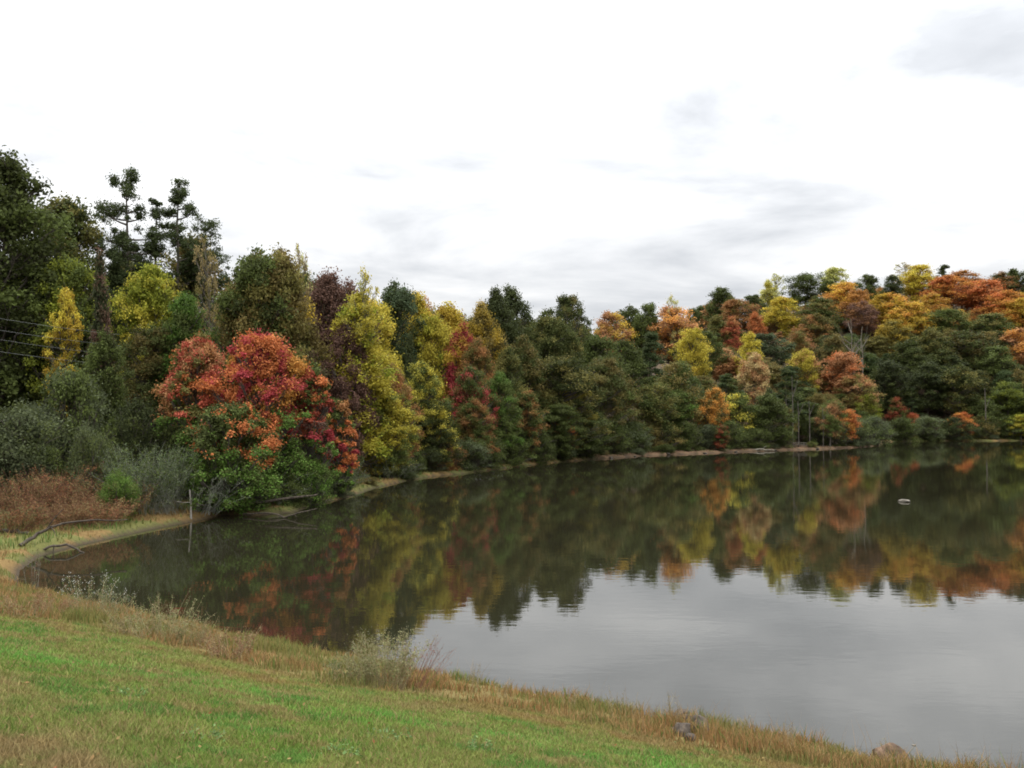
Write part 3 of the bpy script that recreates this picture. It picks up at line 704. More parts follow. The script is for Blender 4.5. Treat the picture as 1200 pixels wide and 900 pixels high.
# ------------------------------------------------------------------ ground sheet
band_px = [(-60, 712), (0, 720), (100, 732), (200, 758), (300, 783), (400, 806), (500, 816), (600, 830), (700, 850), (800, 873), (900, 892), (1000, 905), (1100, 920)]
band = np.array([hit(*p)[:2] for p in band_px])
stripe = np.array([hit(*p)[:2] for p in [(0, 764), (200, 792), (400, 832), (560, 858), (760, 893)]])
def across(pl, x, y):
    """signed distance past a polyline measured along the slope (towards the water is +)"""
    a = x*(-NY)+y*NX; d = x*NX+y*NY
    pa = pl[:, 0]*(-NY)+pl[:, 1]*NX; pd = pl[:, 0]*NX+pl[:, 1]*NY
    o = np.argsort(pa)
    return d-np.interp(a, pa[o], pd[o])
def ground_tone(x, y):
    s = sdist(x, y); dn = x*NX+y*NY
    f1 = fbm(x*.5, y*.5, 4, 41); f2 = fbm(x*1.7, y*1.7, 4, 51); f3 = fbm(x*5, y*5, 3, 61)
    c = lambda a: np.array(a)[None, :]
    green = c((.12, .185, .034)); br = c((.10, .24, .042)); tan = c((.21, .17, .066)); rus = c((.22, .13, .055))
    b = across(band, x, y); st = across(stripe, x, y)
    g = .58*green+.42*tan
    k = (ss(.42, .62, f1*.5+f2*.5))[:, None]; g = g*(1-k)+green*k
    k = (np.exp(-(st/ (.8+.25*np.abs(x)*0))**2)*.8*(ss(.3, .5, f2)))[:, None]; g = g*(1-k)+br*k
    k = (ss(-2.1, -.9, b)*ss(.38, .60, f2*.5+f1*.5)*.8)[:, None]; g = g*(1-k)+rus*k
    k = (ss(4.9, 3.5, dn+1.2*(f1-.5)*2)*.85*ss(.3, .6, f3*.5+f2*.5))[:, None]; g = g*(1-k)+c((.24, .16, .085))*k
    k = (ss(.50, .66, f2*.6+f3*.4)*.75)[:, None]; g = g*(1-k)+c((.19, .14, .06))*k
    k = (ss(.60, .72, fbm(x*2.3+9, y*2.3, 3, 71))*.7)[:, None]; g = g*(1-k)+c((.07, .16, .03))*k
    # rough band
    k = ss(-.35, .15, b+ (f2-.5)*.6)[:, None]; rg = .55*c((.22, .15, .06))+.45*c((.13, .13, .04)); g = g*(1-k)+rg*k
    # far banks
    bear = 600+1000*x/np.maximum(y, 10)
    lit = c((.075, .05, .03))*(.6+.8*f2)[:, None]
    grass = (c((.13, .13, .04))*(f1 > .5)[:, None]+c((.20, .13, .05))*(f1 <= .5)[:, None])
    mud = c((.17, .105, .062))
    mk = (ss(640, 720, bear)*ss(1045, 1015, bear))[:, None]
    bank = grass*(1-mk)+(mud*(.55+.45*(f2 > .5))[:, None]+0*grass)*mk
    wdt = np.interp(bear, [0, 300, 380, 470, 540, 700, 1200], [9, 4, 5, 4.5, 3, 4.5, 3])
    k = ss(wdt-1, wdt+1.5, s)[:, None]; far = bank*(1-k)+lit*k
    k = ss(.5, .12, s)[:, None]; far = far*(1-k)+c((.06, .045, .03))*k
    isd = ((dn < 17.5) & (b < 7) & (y < 40) & (terr(x, y) > .02) & (dn < 16.9)) | (y < 12)
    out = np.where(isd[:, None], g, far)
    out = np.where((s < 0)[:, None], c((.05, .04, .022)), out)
    return out*(.8+.4*f3)[:, None]
ang = np.concatenate([np.arange(-38, 38, .28), np.arange(38, 322, 2.5)])*PI/180
rad = [0.3]
while rad[-1] < 2500: rad.append(rad[-1]*(1.008 if 5 < rad[-1] < 60 else (1.014 if 60 <= rad[-1] < 420 else 1.06)))
rad = np.array(rad); na, nr = len(ang), len(rad)
GX = np.outer(rad, np.sin(ang)).ravel(); GY = np.outer(rad, np.cos(ang)).ravel()
GZ = terr(GX, GY)
GV = np.column_stack([GX, GY, GZ])
i = np.arange(nr-1)[:, None]*na+np.arange(na)[None]; j = np.arange(nr-1)[:, None]*na+(np.arange(na)+1)[None] % na
GF = np.stack([i, j, j+na, i+na], -1).reshape(-1, 4)[:, ::-1].copy()
m_ground, nt = new_mat("ground_soil")
a = N(nt, 'ShaderNodeAttribute', attribute_type='GEOMETRY', attribute_name='tone')
g_ = N(nt, 'ShaderNodeNewGeometry'); n1 = N(nt, 'ShaderNodeTexNoise'); n1.inputs['Scale'].default_value = 14; n1.inputs['Detail'].default_value = 6; n1.inputs['Roughness'].default_value = .7
nt.links.new(g_.outputs['Position'], n1.inputs['Vector'])
vm = N(nt, 'ShaderNodeVectorMath', operation='SCALE'); nt.links.new(a.outputs['Color'], vm.inputs[0]); nt.links.new(math_n(nt, 'MULTIPLY_ADD', n1.outputs[0], 1.5, .15), vm.inputs['Scale'])
p = N(nt, 'ShaderNodeBsdfPrincipled'); p.inputs['Roughness'].default_value = .95; p.inputs['Specular IOR Level'].default_value = .1
nt.links.new(vm.outputs[0], p.inputs['Base Color'])
b_ = N(nt, 'ShaderNodeBump'); b_.inputs['Distance'].default_value = .04; nt.links.new(n1.outputs[0], b_.inputs['Height']); nt.links.new(b_.outputs[0], p.inputs['Normal'])
o_ = N(nt, 'ShaderNodeOutputMaterial'); nt.links.new(p.outputs[0], o_.inputs[0])
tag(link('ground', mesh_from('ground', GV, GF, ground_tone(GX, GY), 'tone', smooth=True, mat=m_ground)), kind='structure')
# water
m_water, nt = new_mat("lake_water")
g_ = N(nt, 'ShaderNodeNewGeometry')
mp = N(nt, 'ShaderNodeMapping'); mp.inputs['Scale'].default_value = (.8, 1.6, 1); nt.links.new(g_.outputs['Position'], mp.inputs[0])
n1 = N(nt, 'ShaderNodeTexNoise'); n1.inputs['Scale'].default_value = 1.5; n1.inputs['Detail'].default_value = 3; nt.links.new(mp.outputs[0], n1.inputs['Vector'])
n2 = N(nt, 'ShaderNodeTexNoise'); n2.inputs['Scale'].default_value = .05; n2.inputs['Detail'].default_value = 2; nt.links.new(g_.outputs['Position'], n2.inputs['Vector'])
amp = math_n(nt, 'MULTIPLY_ADD', n2.outputs[0], 2.2, -.5, True)
b_ = N(nt, 'ShaderNodeBump'); b_.inputs['Strength'].default_value = 1; b_.inputs['Distance'].default_value = .0024
nt.links.new(math_n(nt, 'MULTIPLY', n1.outputs[0], math_n(nt, 'ADD', amp, .25)), b_.inputs['Height'])
p = N(nt, 'ShaderNodeBsdfPrincipled'); p.inputs['Base Color'].default_value = (.016, .015, .008, 1); p.inputs['Roughness'].default_value = .02; p.inputs['IOR'].default_value = 1.74
nt.links.new(b_.outputs[0], p.inputs['Normal'])
o_ = N(nt, 'ShaderNodeOutputMaterial'); nt.links.new(p.outputs[0], o_.inputs[0])
tag(link('water', mesh_from('water', [(-40, -95, 0), (290, -95, 0), (290, 250, 0), (-40, 250, 0)], [(0, 1, 2, 3)], mat=m_water)), kind='structure')

# ------------------------------------------------------------------ grass
def blades(name, X, Y, h, w, tone, lean, rs, label, mat=m_grass):
    n = len(X); Z = terr(X, Y)-.01
    a = rs.rand(n)*6.28; fx, fy = np.cos(a), np.sin(a)
    b = rs.rand(n)*6.28; L = lean*h*rs.uniform(.2, 1.2, n)
    B = np.column_stack([X, Y, Z]); side = np.column_stack([fx, fy, 0*fx])*(w/2)[:, None]
    tip = B+np.column_stack([np.cos(b)*L, np.sin(b)*L, h]); mid = B*.5+tip*.5+np.column_stack([-np.cos(b)*L*.2, -np.sin(b)*L*.2, h*.06])
    V = np.stack([B-side, B+side, mid+side*.75, mid-side*.75, tip], 1).reshape(-1, 3)
    k = np.arange(n)[:, None]*5
    F4 = k+np.array([[0, 1, 2, 3]]); F3 = k+np.array([[3, 2, 4, 4]])
    F = np.concatenate([F4, k+np.array([[3, 2, 4]])[:, [0, 1, 2, 2]]]) if False else None
    me = bpy.data.meshes.new(name)
    loops = np.concatenate([F4, k+np.array([[3, 2, 4]])], 1).astype(np.int32).ravel()
    me.vertices.add(len(V)); me.vertices.foreach_set('co', V.astype(np.float32).ravel())
    me.loops.add(len(loops)); me.loops.foreach_set('vertex_index', loops)
    st = (np.arange(n)[:, None]*7+np.array([[0, 4]])).astype(np.int32).ravel(); tot = np.tile(np.array([4, 3], np.int32), n)
    me.polygons.add(2*n); me.polygons.foreach_set('loop_start', st); me.polygons.foreach_set('loop_total', tot)
    me.update(calc_edges=True)
    at_ = me.attributes.new('tone', 'FLOAT_COLOR', 'POINT'); A = np.ones((5*n, 4), np.float32); A[:, :3] = np.repeat(tone, 5, 0)
    at_.data.foreach_set('color', A.ravel()); me.materials.append(mat)
    o = link(name, me); tag(o, label, 'grass', kind='stuff'); return o
rs = np.random.RandomState(5)
def sample_view(n, y0, y1, m=40):
    Y = y0*(y1/y0)**rs.rand(n); X = Y*rs.uniform(-.68, .68, n)
    return X, Y
# mown grass on the dam
X, Y = sample_view(620000, 3.5, 24)
b = across(band, X, Y); s = sdist(X, Y); dn = X*NX+Y*NY
keep = (s > .3) & (b < .3) & (dn < 16.4); X, Y, b = X[keep], Y[keep], b[keep]
tn = ground_tone(X, Y); q = rs.rand(len(X)); patch = fbm(X*2.5, Y*2.5, 3, 77)
tn = tn*(.7+.9*q)[:, None]
dry = rs.rand(len(X)) < (.18+.3*(patch-.5)); tn[dry] = np.array([.27, .20, .09])*rs.uniform(.6, 1.2, (dry.sum(), 1))
d = Y
h = (.026+.03*rs.rand(len(X)))*(.7+.9*patch); tall = rs.rand(len(X)) < .02; h[tall] *= 1.8
blades('mown_grass', X, Y, h, .003+.0009*d*rs.uniform(.6, 1.2, len(X)), tn, .8, rs, 'short green and brown mown grass on the sloping dam')
# dry rough grass along the edge
X, Y = sample_view(230000, 8, 36); b = across(band, X, Y); s = sdist(X, Y); dn = X*NX+Y*NY
cl = fbm(X*1.1, Y*1.1, 3, 91)
keep = (s > .02) & (b > -.35+(cl-.5)*.8) & (dn < 17.4) & (rs.rand(len(X)) < ss(.35, .65, cl)+.14); X, Y, b, s, cl = X[keep], Y[keep], b[keep], s[keep], cl[keep]
q = rs.rand(len(X)); px = 600+1000*X/Y
hue = fbm(X*.8, Y*.8, 3, 95)
base = np.where((hue > .55)[:, None], np.array([.19, .17, .055]), np.array([.29, .19, .08])); base = np.where((hue < .42)[:, None], np.array([.27, .16, .065]), base)
base = np.where((q < .16)[:, None], np.array([.10, .15, .035]), base)
clump = ss(.35, .75, fbm(X*1.6+5, Y*1.6, 3, 97))
h = (.09+.24*cl**1.2*rs.uniform(.4, 1.3, len(X))+.26*clump*rs.rand(len(X))*np.interp(px, [0, 600, 800], [.8, .9, 1.35]))*ss(-.5, .5, b)*np.interp(px, [0, 300, 700, 1100], [.85, .72, .68, .9])
st = rs.rand(len(X)) < .012; h[st] = rs.uniform(.35, .75, st.sum()); base[st] = (.26, .18, .10)
w = np.where(st, .006, .004+.0009*Y*rs.uniform(.5, 1.2, len(X)))
blades('dry_grass', X, Y, h, w, base*rs.uniform(.6, 1.3, (len(X), 1)), .55, rs, 'tall dry tan and rusty grass fringe between lawn and water')
# fallen leaves
X, Y = sample_view(1500, 3.5, 22); s = sdist(X, Y); keep = (s > .4) & (X*NX+Y*NY < 16.2) & (rs.rand(len(X)) < fbm(X*.8, Y*.8, 2, 15)**1.5); X, Y = X[keep], Y[keep]
P = np.column_stack([X, Y, terr(X, Y)+.035+.02*rs.rand(len(X))]); n = len(P)
V, F = cards(P, unit(rs.normal(size=(n, 3))*.35+np.array([0, 0, 1])), .02*rs.uniform(.6, 1.3, n), .013, rs)
lc = np.array([(.24, .15, .06), (.18, .11, .05), (.28, .20, .08), (.22, .09, .04), (.13, .14, .05)])[rs.choice(5, n, p=[.3, .3, .15, .1, .15])]
tag(link('fallen_leaves', mesh_from('fallen_leaves', V, F, np.repeat(lc, 4, 0), 'tone', mat=m_tone)), 'small brown and yellow fallen leaves scattered on the mown grass', 'leaves', kind='stuff')
# far banks
n = 90000; Y = 34*(230/34)**rs.rand(n); X = Y*rs.uniform(-.66, .66, n); s = sdist(X, Y); bear = 600+1000*X/Y
wd = np.interp(bear, [0, 300, 380, 470, 540, 700, 1200], [9, 4, 6.5, 5.5, 3, 2.5, 2.5]); dn = X*NX+Y*NY
keep = (s > .15) & (s < wd) & (dn > 17); X, Y, s, bear = X[keep], Y[keep], s[keep], bear[keep]
f1 = fbm(X*.5, Y*.5, 4, 41); f4 = fbm(X*.9, Y*.9, 3, 44)
base = np.where((f1 > .5)[:, None], np.array([.17, .17, .05]), np.array([.24, .16, .065])); base = np.where((f4 > .6)[:, None], np.array([.10, .16, .04]), base)
base = np.where(((bear > 670) & (bear < 1040) & (f4 < .56))[:, None], np.array([.20, .13, .07]), base)
base = np.where(((bear > 350) & (bear < 540) & (f4 < .6))[:, None], np.array([.15, .155, .04]), base)
h = (.1+.3*rs.rand(len(X)))*(.5+f4)*np.where(bear > 640, .7, 1.)*ss(0, .8, s)
blades('bank_grass', X, Y, h, .012+.0007*Y, base*rs.uniform(.6, 1.3, (len(X), 1)), .6, rs, 'olive and tan grass on the far banks of the lake')

# ------------------------------------------------------------------ brushy plants
def brush(name, x, y, H, spread, nst, seed, stemcol, leafcols, leafn, leaf, label, cat, curvey=.35, thick=.012, bare_base=.15, flower=None, z=None, group=None, droop=0., lean=(0, 0)):
    rs = np.random.RandomState(seed); z0 = tz(x, y)-.03 if z is None else z
    T = Tubes(); LP = []; LC = []; LN = []; FP = []
    for i in range(nst):
        a = rs.rand()*6.28; r0 = spread*.35*math.sqrt(rs.rand()); hh = H*rs.uniform(.55, 1.05); out = spread*rs.uniform(.15, .65)*rs.uniform(.4, 1)
        s = np.array([math.cos(a)*r0, math.sin(a)*r0, 0]); a2 = a+rs.normal(0, .6)
        e = s+np.array([math.cos(a2)*out+lean[0]*hh, math.sin(a2)*out+lean[1]*hh, hh*(1-droop*rs.rand())])
        c = curve(s, e, hh*curvey*.3*rs.rand(), 6)+np.cumsum(rs.normal(0, H*.008, (6, 3)), 0)
        T.add(c, np.linspace(thick, thick*.3, 6), 3)
        for q in range(2):
            u = rs.randint(2, 5); d = c[u]+np.array([rs.normal(0, H*.1), rs.normal(0, H*.1), H*.15*rs.uniform(.4, 1.2)]); T.add([c[u], (c[u]+d)/2+rs.normal(0, H*.01, 3), d], [thick*.5, thick*.4, thick*.2], 3)
            m = leafn//4
            tt = rs.rand(m); LP.append(c[u]*(1-tt[:, None])+d*tt[:, None]+rs.normal(0, leaf*1.2, (m, 3)))
        tt = bare_base+(1-bare_base)*rs.rand(leafn//2)
        k = tt*5; i0 = np.minimum(4, k.astype(int)); f = (k-i0)[:, None]
        LP.append(c[i0]*(1-f)+c[i0+1]*f+rs.normal(0, leaf*1.1, (len(tt), 3)))
        FP.append(c[-1])
    P = np.concatenate(LP); n = len(P)
    V, F = cards(P, unit(rs.normal(size=(n, 3))+np.array([0, 0, .6])), leaf*rs.uniform(.6, 1.3, n), leaf*.4*rs.uniform(.6, 1.3, n), rs)
    col = np.array([C_.get(c) if isinstance(c, str) else c for c in leafcols])
    ci = np.minimum(len(col)-1, (len(col)*(.6*vn(P[:, 0]*2/H*2, P[:, 1]*2/H*2, P[:, 2]*2/H, seed)+.4*rs.rand(n))).astype(int))
    tone = col[ci]*rs.uniform(.6, 1.3, (n, 1))
    r = bpy.data.objects.new(name, None); COL.objects.link(r); r.location = (x, y, z0); r.empty_display_size = .2
    link('stem', T.mesh(name+'_stem', stemcol), r)
    tone = np.repeat(tone, 4, 0)
    if flower:
        fp = np.array(FP); fp = np.repeat(fp, 7, 0)+rs.normal(0, H*.05, (len(fp)*7, 3)); n2 = len(fp)
        V2, F2 = cards(fp, unit(rs.normal(size=(n2, 3))+np.array([0, -.5, .8])), flower[1], flower[1]*.8, rs)
        F = np.concatenate([F, F2+len(V)]); V = np.concatenate([V, V2]); tone = np.concatenate([tone, np.tile(np.array(flower[0]), (4*n2, 1))])
    link('foliage', mesh_from(name+'_foliage', V, F, tone, 'tone', mat=m_tone), r)
    r['label'] = label; r['category'] = cat
    if group: r['group'] = group
    return r
m_red = bark_mat("reddish_stems", (.12, .055, .035), (.22, .11, .07)); m_greyst = bark_mat("grey_stems", (.16, .16, .13), (.28, .28, .23)); m_straw = bark_mat("straw_stems", (.22, .17, .09), (.34, .27, .15))
def gnd(px, py): q = hit(px, py); return q[0], q[1]
rustc = [(.26, .12, .055), (.19, .11, .055), 'brown', (.27, .12, .06), (.24, .19, .08), (.14, .13, .05)]
labs = ['rusty red brush clump at the far left edge', 'rusty brush clump second from the left edge', 'tallest rusty red brush in the middle of the thicket', 'brown brush clump right of the tallest rusty one', 'brown twiggy brush touching the willow bush',
        'low rusty brush in front at the left edge', 'low brown brush in front below the tallest rusty clump', 'low tan brush in front left of the willow bush']
for i, (px, py, H, W) in enumerate([(-5, 612, 2.1, 4.2), (32, 610, 2.5, 3.6), (68, 606, 2.9, 3.6), (100, 606, 2.0, 4), (132, 605, 2.0, 3.6), (10, 622, 1.3, 3), (75, 618, 1.6, 3.5), (118, 615, 1.4, 3)]):
    x, y = gnd(px, py)
    brush('rusty_brush', x, y, H, W, 110, 600+i, m_red, [rustc[(i*2+q) % 6] for q in range(4)], 40, .05, labs[i], 'brush', curvey=.2, group='rusty brush on the left bank')
x, y = gnd(172, 600)
brush('willow_bush', x, y, 4.0, 5.2, 230, 620, m_greyst, ['grey', (.10, .13, .06), 'green', (.12, .135, .08)], 70, .07, 'grey green willow bush with fine upright stems right of the rusty brush', 'bush', curvey=.5)
x, y = gnd(205, 600)
brush('leaning_bush', x+.8, y, 2.9, 5.5, 90, 621, m_greyst, ['grey', (.13, .14, .10)], 34, .06, 'grey twiggy bush with drooping branches behind the white post', 'bush', curvey=1.2, droop=.6)
for i, (px, D, H, W, lab) in enumerate([(300, 56, 2.4, 5, 'grey drooping twiggy bush under the orange maple'), (345, 60, 2.4, 5, 'grey drooping bush under the crimson maple'), (395, 71, 2.2, 4.5, 'grey twiggy bush above the olive grass point'),
                                  (455, 82, 2.5, 5, 'grey twiggy bush below the low yellow tree')]):
    D = max(D, shore_D(px)+1.0); x = (px-600)/1000*D
    brush('drooping_bush', x, D, H, W, 90, 630+i, m_greyst, ['grey', 'green', (.12, .13, .09)], 36, .07, lab, 'bush', curvey=1.1, droop=.8)
# foreground weeds
x, y = gnd(450, 806)
brush('seedy_weed', x, y, .85, 1.0, 85, 701, m_straw, [(.14, .17, .055), (.20, .20, .08), (.25, .24, .12), (.09, .11, .03)], 56, .018, 'big olive weed bush with pale seeds, tallest on the near bank', 'weed', thick=.006, flower=((.24, .22, .13), .009))
x, y = gnd(478, 808)
brush('red_weed', x, y, .85, .9, 40, 702, m_red, [(.20, .07, .06), (.26, .12, .09)], 16, .012, 'wispy reddish weed right beside the big seedy weed bush', 'weed', thick=.005, lean=(.35, 0))
x, y = gnd(105, 722)
brush('aster', x, y, 1.0, .9, 30, 703, m_straw, [(.14, .17, .07), (.10, .13, .05)], 26, .022, 'white flowering aster at the left part of the near bank', 'flower', thick=.006, flower=((.5, .5, .45), .012))
x, y = gnd(128, 726)
brush('aster', x, y, .8, .8, 24, 704, m_straw, [(.16, .17, .08), (.10, .13, .05)], 26, .022, 'smaller aster clump just right of the white flowering aster', 'flower', thick=.006, flower=((.36, .36, .28), .010))
for i, (px, py, H, W, c, lab) in enumerate([(192, 752, .85, 1.2, [(.17, .20, .07), (.24, .24, .12), (.12, .16, .05)], 'yellow green bushy weed right of the asters'), (222, 757, .5, .8, [(.17, .17, .07), (.25, .18, .09)], 'low weed tuft right of the yellow green bushy weed'),
                                     (160, 745, .6, 1.0, [(.17, .17, .07), (.22, .16, .08)], 'straw coloured weed between aster and bushy weed'), (60, 722, .5, 1., [(.22, .12, .06), (.25, .14, .08)], 'rusty weed clump left of the asters'),
                                     (22, 722, .55, 1.1, [(.24, .12, .06), (.22, .14, .07)], 'rusty weed clump at the left edge of the near bank'), (270, 772, .5, .8, [(.25, .17, .09), (.2, .1, .06)], 'small tan weed midway to the big seedy bush'),
                                     (412, 800, .5, .7, [(.13, .16, .06), (.2, .2, .1)], 'small green weed just left of the big seedy bush')]):
    x, y = gnd(px, py); brush('bank_weed', x, y, H, W, 40, 710+i, m_straw, c, 28, .02, lab, 'weed', thick=.005, group='weeds on the near bank')
for i, (px, py, H, lab) in enumerate([(555, 812, .55, 'thin upright weed first right of the big bush'), (590, 818, .4, 'thin weed second right of the big bush'), (668, 832, .45, 'thin weed in the middle of the near edge'), (722, 842, .55, 'straw tuft of tall stalks left of the rocks'),
                               (742, 846, .5, 'straw tuft just left of the tall stalk'), (788, 856, .75, 'tall dark stalk weed standing at the rocks'), (868, 868, .5, 'thin green weed right of the rocks'), (925, 884, .5, 'dome of orange dry grass stalks near the right end'),
                               (1040, 892, .4, 'small weed growing on the dirt mound')]):
    x, y = gnd(px, py); brush('stalk_weed', x, y, H, .3, 12, 730+i, m_straw, [(.2, .18, .08), (.26, .2, .1)], 10, .012, lab, 'weed', thick=.004, group='thin stalks on the near bank')
for i, (px, py, lab) in enumerate([(155, 818, 'pale broadleaf weed in the lawn, left of centre'), (392, 886, 'green broadleaf weed at the bottom edge of the lawn'), (236, 868, 'low green weed in the lawn near the tan corner'),
                               (452, 866, 'low green weed in the lawn beyond the bottom edge'), (560, 880, 'low green weed furthest right in the lawn')]):
    x, y = gnd(px, py); brush('lawn_weed', x, y, .09, .35, 14, 780+i, m_straw, [(.12, .20, .06), (.16, .24, .09)], 12, .022, lab, 'weed', thick=.003, curvey=1.5, droop=.6, group='weeds in the lawn')
x, y = gnd(30, 690); brush('sapling', x+.2, y, 1.3, .6, 7, 750, m_twig, [(.2, .1, .06), (.15, .15, .06)], 8, .03, 'thin bare sapling stems at the corner of the lake', 'sapling', thick=.012)

# ------------------------------------------------------------------ driftwood, post, rocks, wires
def wood(name, pts, rads, label, forks=(), cat='branch', mat=m_drift, seed=1):
    rs = np.random.RandomState(seed); T = Tubes()
    P = np.array(pts, float); o = P[0].copy(); P -= o
    n = len(P); t = np.linspace(0, n-1, n*3); Q = np.column_stack([np.interp(t, range(n), P[:, k]) for k in range(3)])+rs.normal(0, rads[0]*.25, (len(t), 3))
    T.add(Q, np.interp(t, range(n), rads), 7)
    for u, e, r in forks:
        k = int(u*(len(Q)-1)); e = np.array(e, float)-o; T.add(curve(Q[k], e, .08), np.linspace(r, r*.3, 5), 5)
    ob = link(name, T.mesh(name, mat), None, o); ob['label'] = label; ob['category'] = cat; return ob
def g3(px, py, dz=0.): q = hit(px, py); return (q[0], q[1], q[2]+dz)
def a3(px, py, D): return at(px, py, D)
D1 = hit(25, 638)[1]
wood('fallen_branch', [g3(22, 641, .05), a3(42, 627, D1+.3), a3(58, 618, D1+.5), a3(85, 611, D1+1), a3(150, 609, D1+2)], [.1, .08, .06, .045, .02], 'long dark fallen branch arching over the left bank grass', [(.45, a3(75, 596, D1+.6), .035), (.5, a3(66, 629, D1+.2), .03)])
wood('driftwood_log', [g3(-8, 623, .06), g3(20, 625, .06), g3(34, 627, .05)], [.14, .12, .08], 'dark short log lying at the left edge of the bank', cat='log')
D2 = gp(60, 648)[1]
wood('fallen_branch', [a3(44, 648, D2), a3(60, 640, D2), a3(78, 638, D2+.3), a3(92, 644, D2+.2), a3(105, 652, D2)], [.06, .055, .05, .04, .02], 'arched grey branch dipping into the corner of the lake', [(.3, a3(62, 652, D2), .04)], seed=3)
D3 = gp(350, 607)[1]
wood('fallen_branch', [a3(285, 602, D3+1), a3(318, 601, D3+.5), a3(334, 606, D3), a3(350, 601, D3), a3(372, 596, D3+.4)], [.05, .05, .05, .045, .02], 'crooked bare branch lying in the water below the maples', [(.5, a3(310, 609, D3-.3), .03), (.7, a3(348, 607, D3), .04)], mat=m_drift, seed=4)
D4 = gp(440, 573)[1]
wood('fallen_log', [a3(300, 590, D3+2), a3(345, 583, D3+3), a3(372, 580, D3+3.5)], [.09, .08, .05], 'dark fallen trunk under the crimson maple', cat='log', mat=m_drift, seed=6)
D5 = hit(226, 609)[1]
zb = tz((226-600)/1000*D5, D5)
T = Tubes(); T.add([(0, 0, -.1), (-.03, 0, .8), (-.10, 0, 1.7)], [.065, .055, .045], 8); T.add([(-.05, 0, .95), (-.5, .05, .93), (-.95, .1, 1.0)], [.035, .03, .02], 5)
ob = link('dead_snag', T.mesh('dead_snag', m_pale), None, ((226-600)/1000*D5, D5, zb)); ob['label'] = 'pale dead snag standing like a post at the water edge'; ob['category'] = 'snag'
def rock(name, x, y, z, s, seed, mat, label, cat='rock', group=None):
    rs = np.random.RandomState(seed)
    import bmesh
    bm = bmesh.new(); bmesh.ops.create_icosphere(bm, subdivisions=3, radius=1)
    me = bpy.data.meshes.new(name); bm.to_mesh(me); bm.free()
    co = np.empty(len(me.vertices)*3); me.vertices.foreach_get('co', co); co = co.reshape(-1, 3)
    for _ in range(9):
        n = unit(rs.normal(size=3)); d = rs.uniform(.55, .85); q = co@n; co = co-np.maximum(0, q-d)[:, None]*n
    co *= (1+.12*(vn(co[:, 0]*3+seed, co[:, 1]*3, co[:, 2]*3, seed)-.5))[:, None]
    me.vertices.foreach_set('co', (co*np.array(s)).ravel()); me.materials.append(mat); me.update()
    o = link(name, me, None, (x, y, z)); o.rotation_euler = (0, 0, rs.rand()*6)
    tag(o, label, cat, group); return o
for i, (px, py, s, lab) in enumerate([(802, 846, .21, 'dark rock, leftmost of the near bank pile'), (814, 851, .18, 'dark rock in the middle of the near bank pile'), (824, 856, .2, 'dark rock, rightmost of the near bank pile'),
                               (808, 858, .17, 'dark rock at the front of the near bank pile'), (796, 855, .09, 'small stone at the left foot of the rock pile'), (815, 864, .09, 'small stone at the front foot of the rock pile')]):
    x, y, _ = hit(px-6, py+5); z = tz(x, y)-.03
    rock('rock', x, y, z+s*.75, (s, s*.9, s*.95), 40+i, m_rock, lab, group='rocks on the near bank')
x, y = gnd(1042, 893); rock('dirt_mound', x, y, tz(x, y)+.02, (.5, .38, .3), 61, m_dirt, 'crumbling brown dirt mound at the right end of the near bank', 'mound')
x, y = gp(1060, 588); rock('flat_rock', x, y, .02, (.5, .34, .17), 62, m_palerock, 'pale flat rock poking out of the open water', 'rock')
x, y = gp(1071, 873.5); rock('floating_leaf', x, y, .006, (.045, .03, .008), 63, m_palerock, 'tiny white leaf floating off the near bank at the right', 'leaf')
for i, (px, s_) in enumerate([(716, .3), (744, .22), (783, .35), (826, .28), (862, .32), (908, .25), (957, .3)]):
    D = shore_D(px)+.4; x = (px-600)/1000*D
    rock('stone', x, D, tz(x, D)+s_*.2, (s_*1.5, s_, s_*.7), 80+i, m_rock, ['dark stone at the far shore, first from the left', 'dark stone at the far shore, second from the left', 'dark stone at the far shore, third from the left', 'dark stone at the far shore, fourth from the left',
         'dark stone at the far shore, fifth from the left', 'dark stone at the far shore, sixth from the left', 'dark stone at the far shore, nearest the picnic bench'][i], group='stones on the far shore')
D6 = shore_D(892)+.2; x6 = (892-600)/1000*D6
wood('fallen_log', [(x6-2.4, D6, .18), (x6, D6-.3, .25), (x6+2.2, D6-.5, .16)], [.2, .17, .1], 'pale short log lying at the water on the far shore', [(.6, (x6+1.0, D6, 1.0), .06)], cat='log', mat=m_twig, seed=9)
# slender pale trunks and a bench at the clearing on the far shore
for i, (px, yt, yb) in enumerate([(928, 440, 518), (935, 470, 516), (948, 470, 518), (964, 478, 519)]):
    D = shore_D(px)+4; p = at(px, yt, D); g = tz(p[0], D)-.1; T = Tubes(); T.add([(0, 0, 0), (.1, 0, (p[2]-g)*.5), (0, 0, p[2]-g)], [.10, .08, .04], 6)
    T.add([(0.1, 0, (p[2]-g)*.7), (1.2, .2, (p[2]-g)*.95)], [.06, .03], 4)
    ob = bpy.data.objects.new('dead_tree', None); COL.objects.link(ob); ob.location = (p[0], D, g); link('trunk', T.mesh('bare_trunk', m_bark), ob)
    tag(ob, ['tall grey bare trunk, leftmost at the far shore clearing', 'grey bare trunk, second from the left at the clearing', 'grey bare trunk, third from the left at the clearing', 'grey bare trunk, rightmost at the clearing'][i], 'tree', 'bare trunks at the clearing')
D = shore_D(1154)+3.5; p = at(1154, 455, D); g = tz(p[0], D); T = Tubes(); T.add([(0, 0, -.1), (.1, 0, 7), (0, 0, p[2]-g)], [.18, .14, .07], 6); T.add([(.1, 0, 8), (1.5, 0, 11)], [.08, .04], 4)
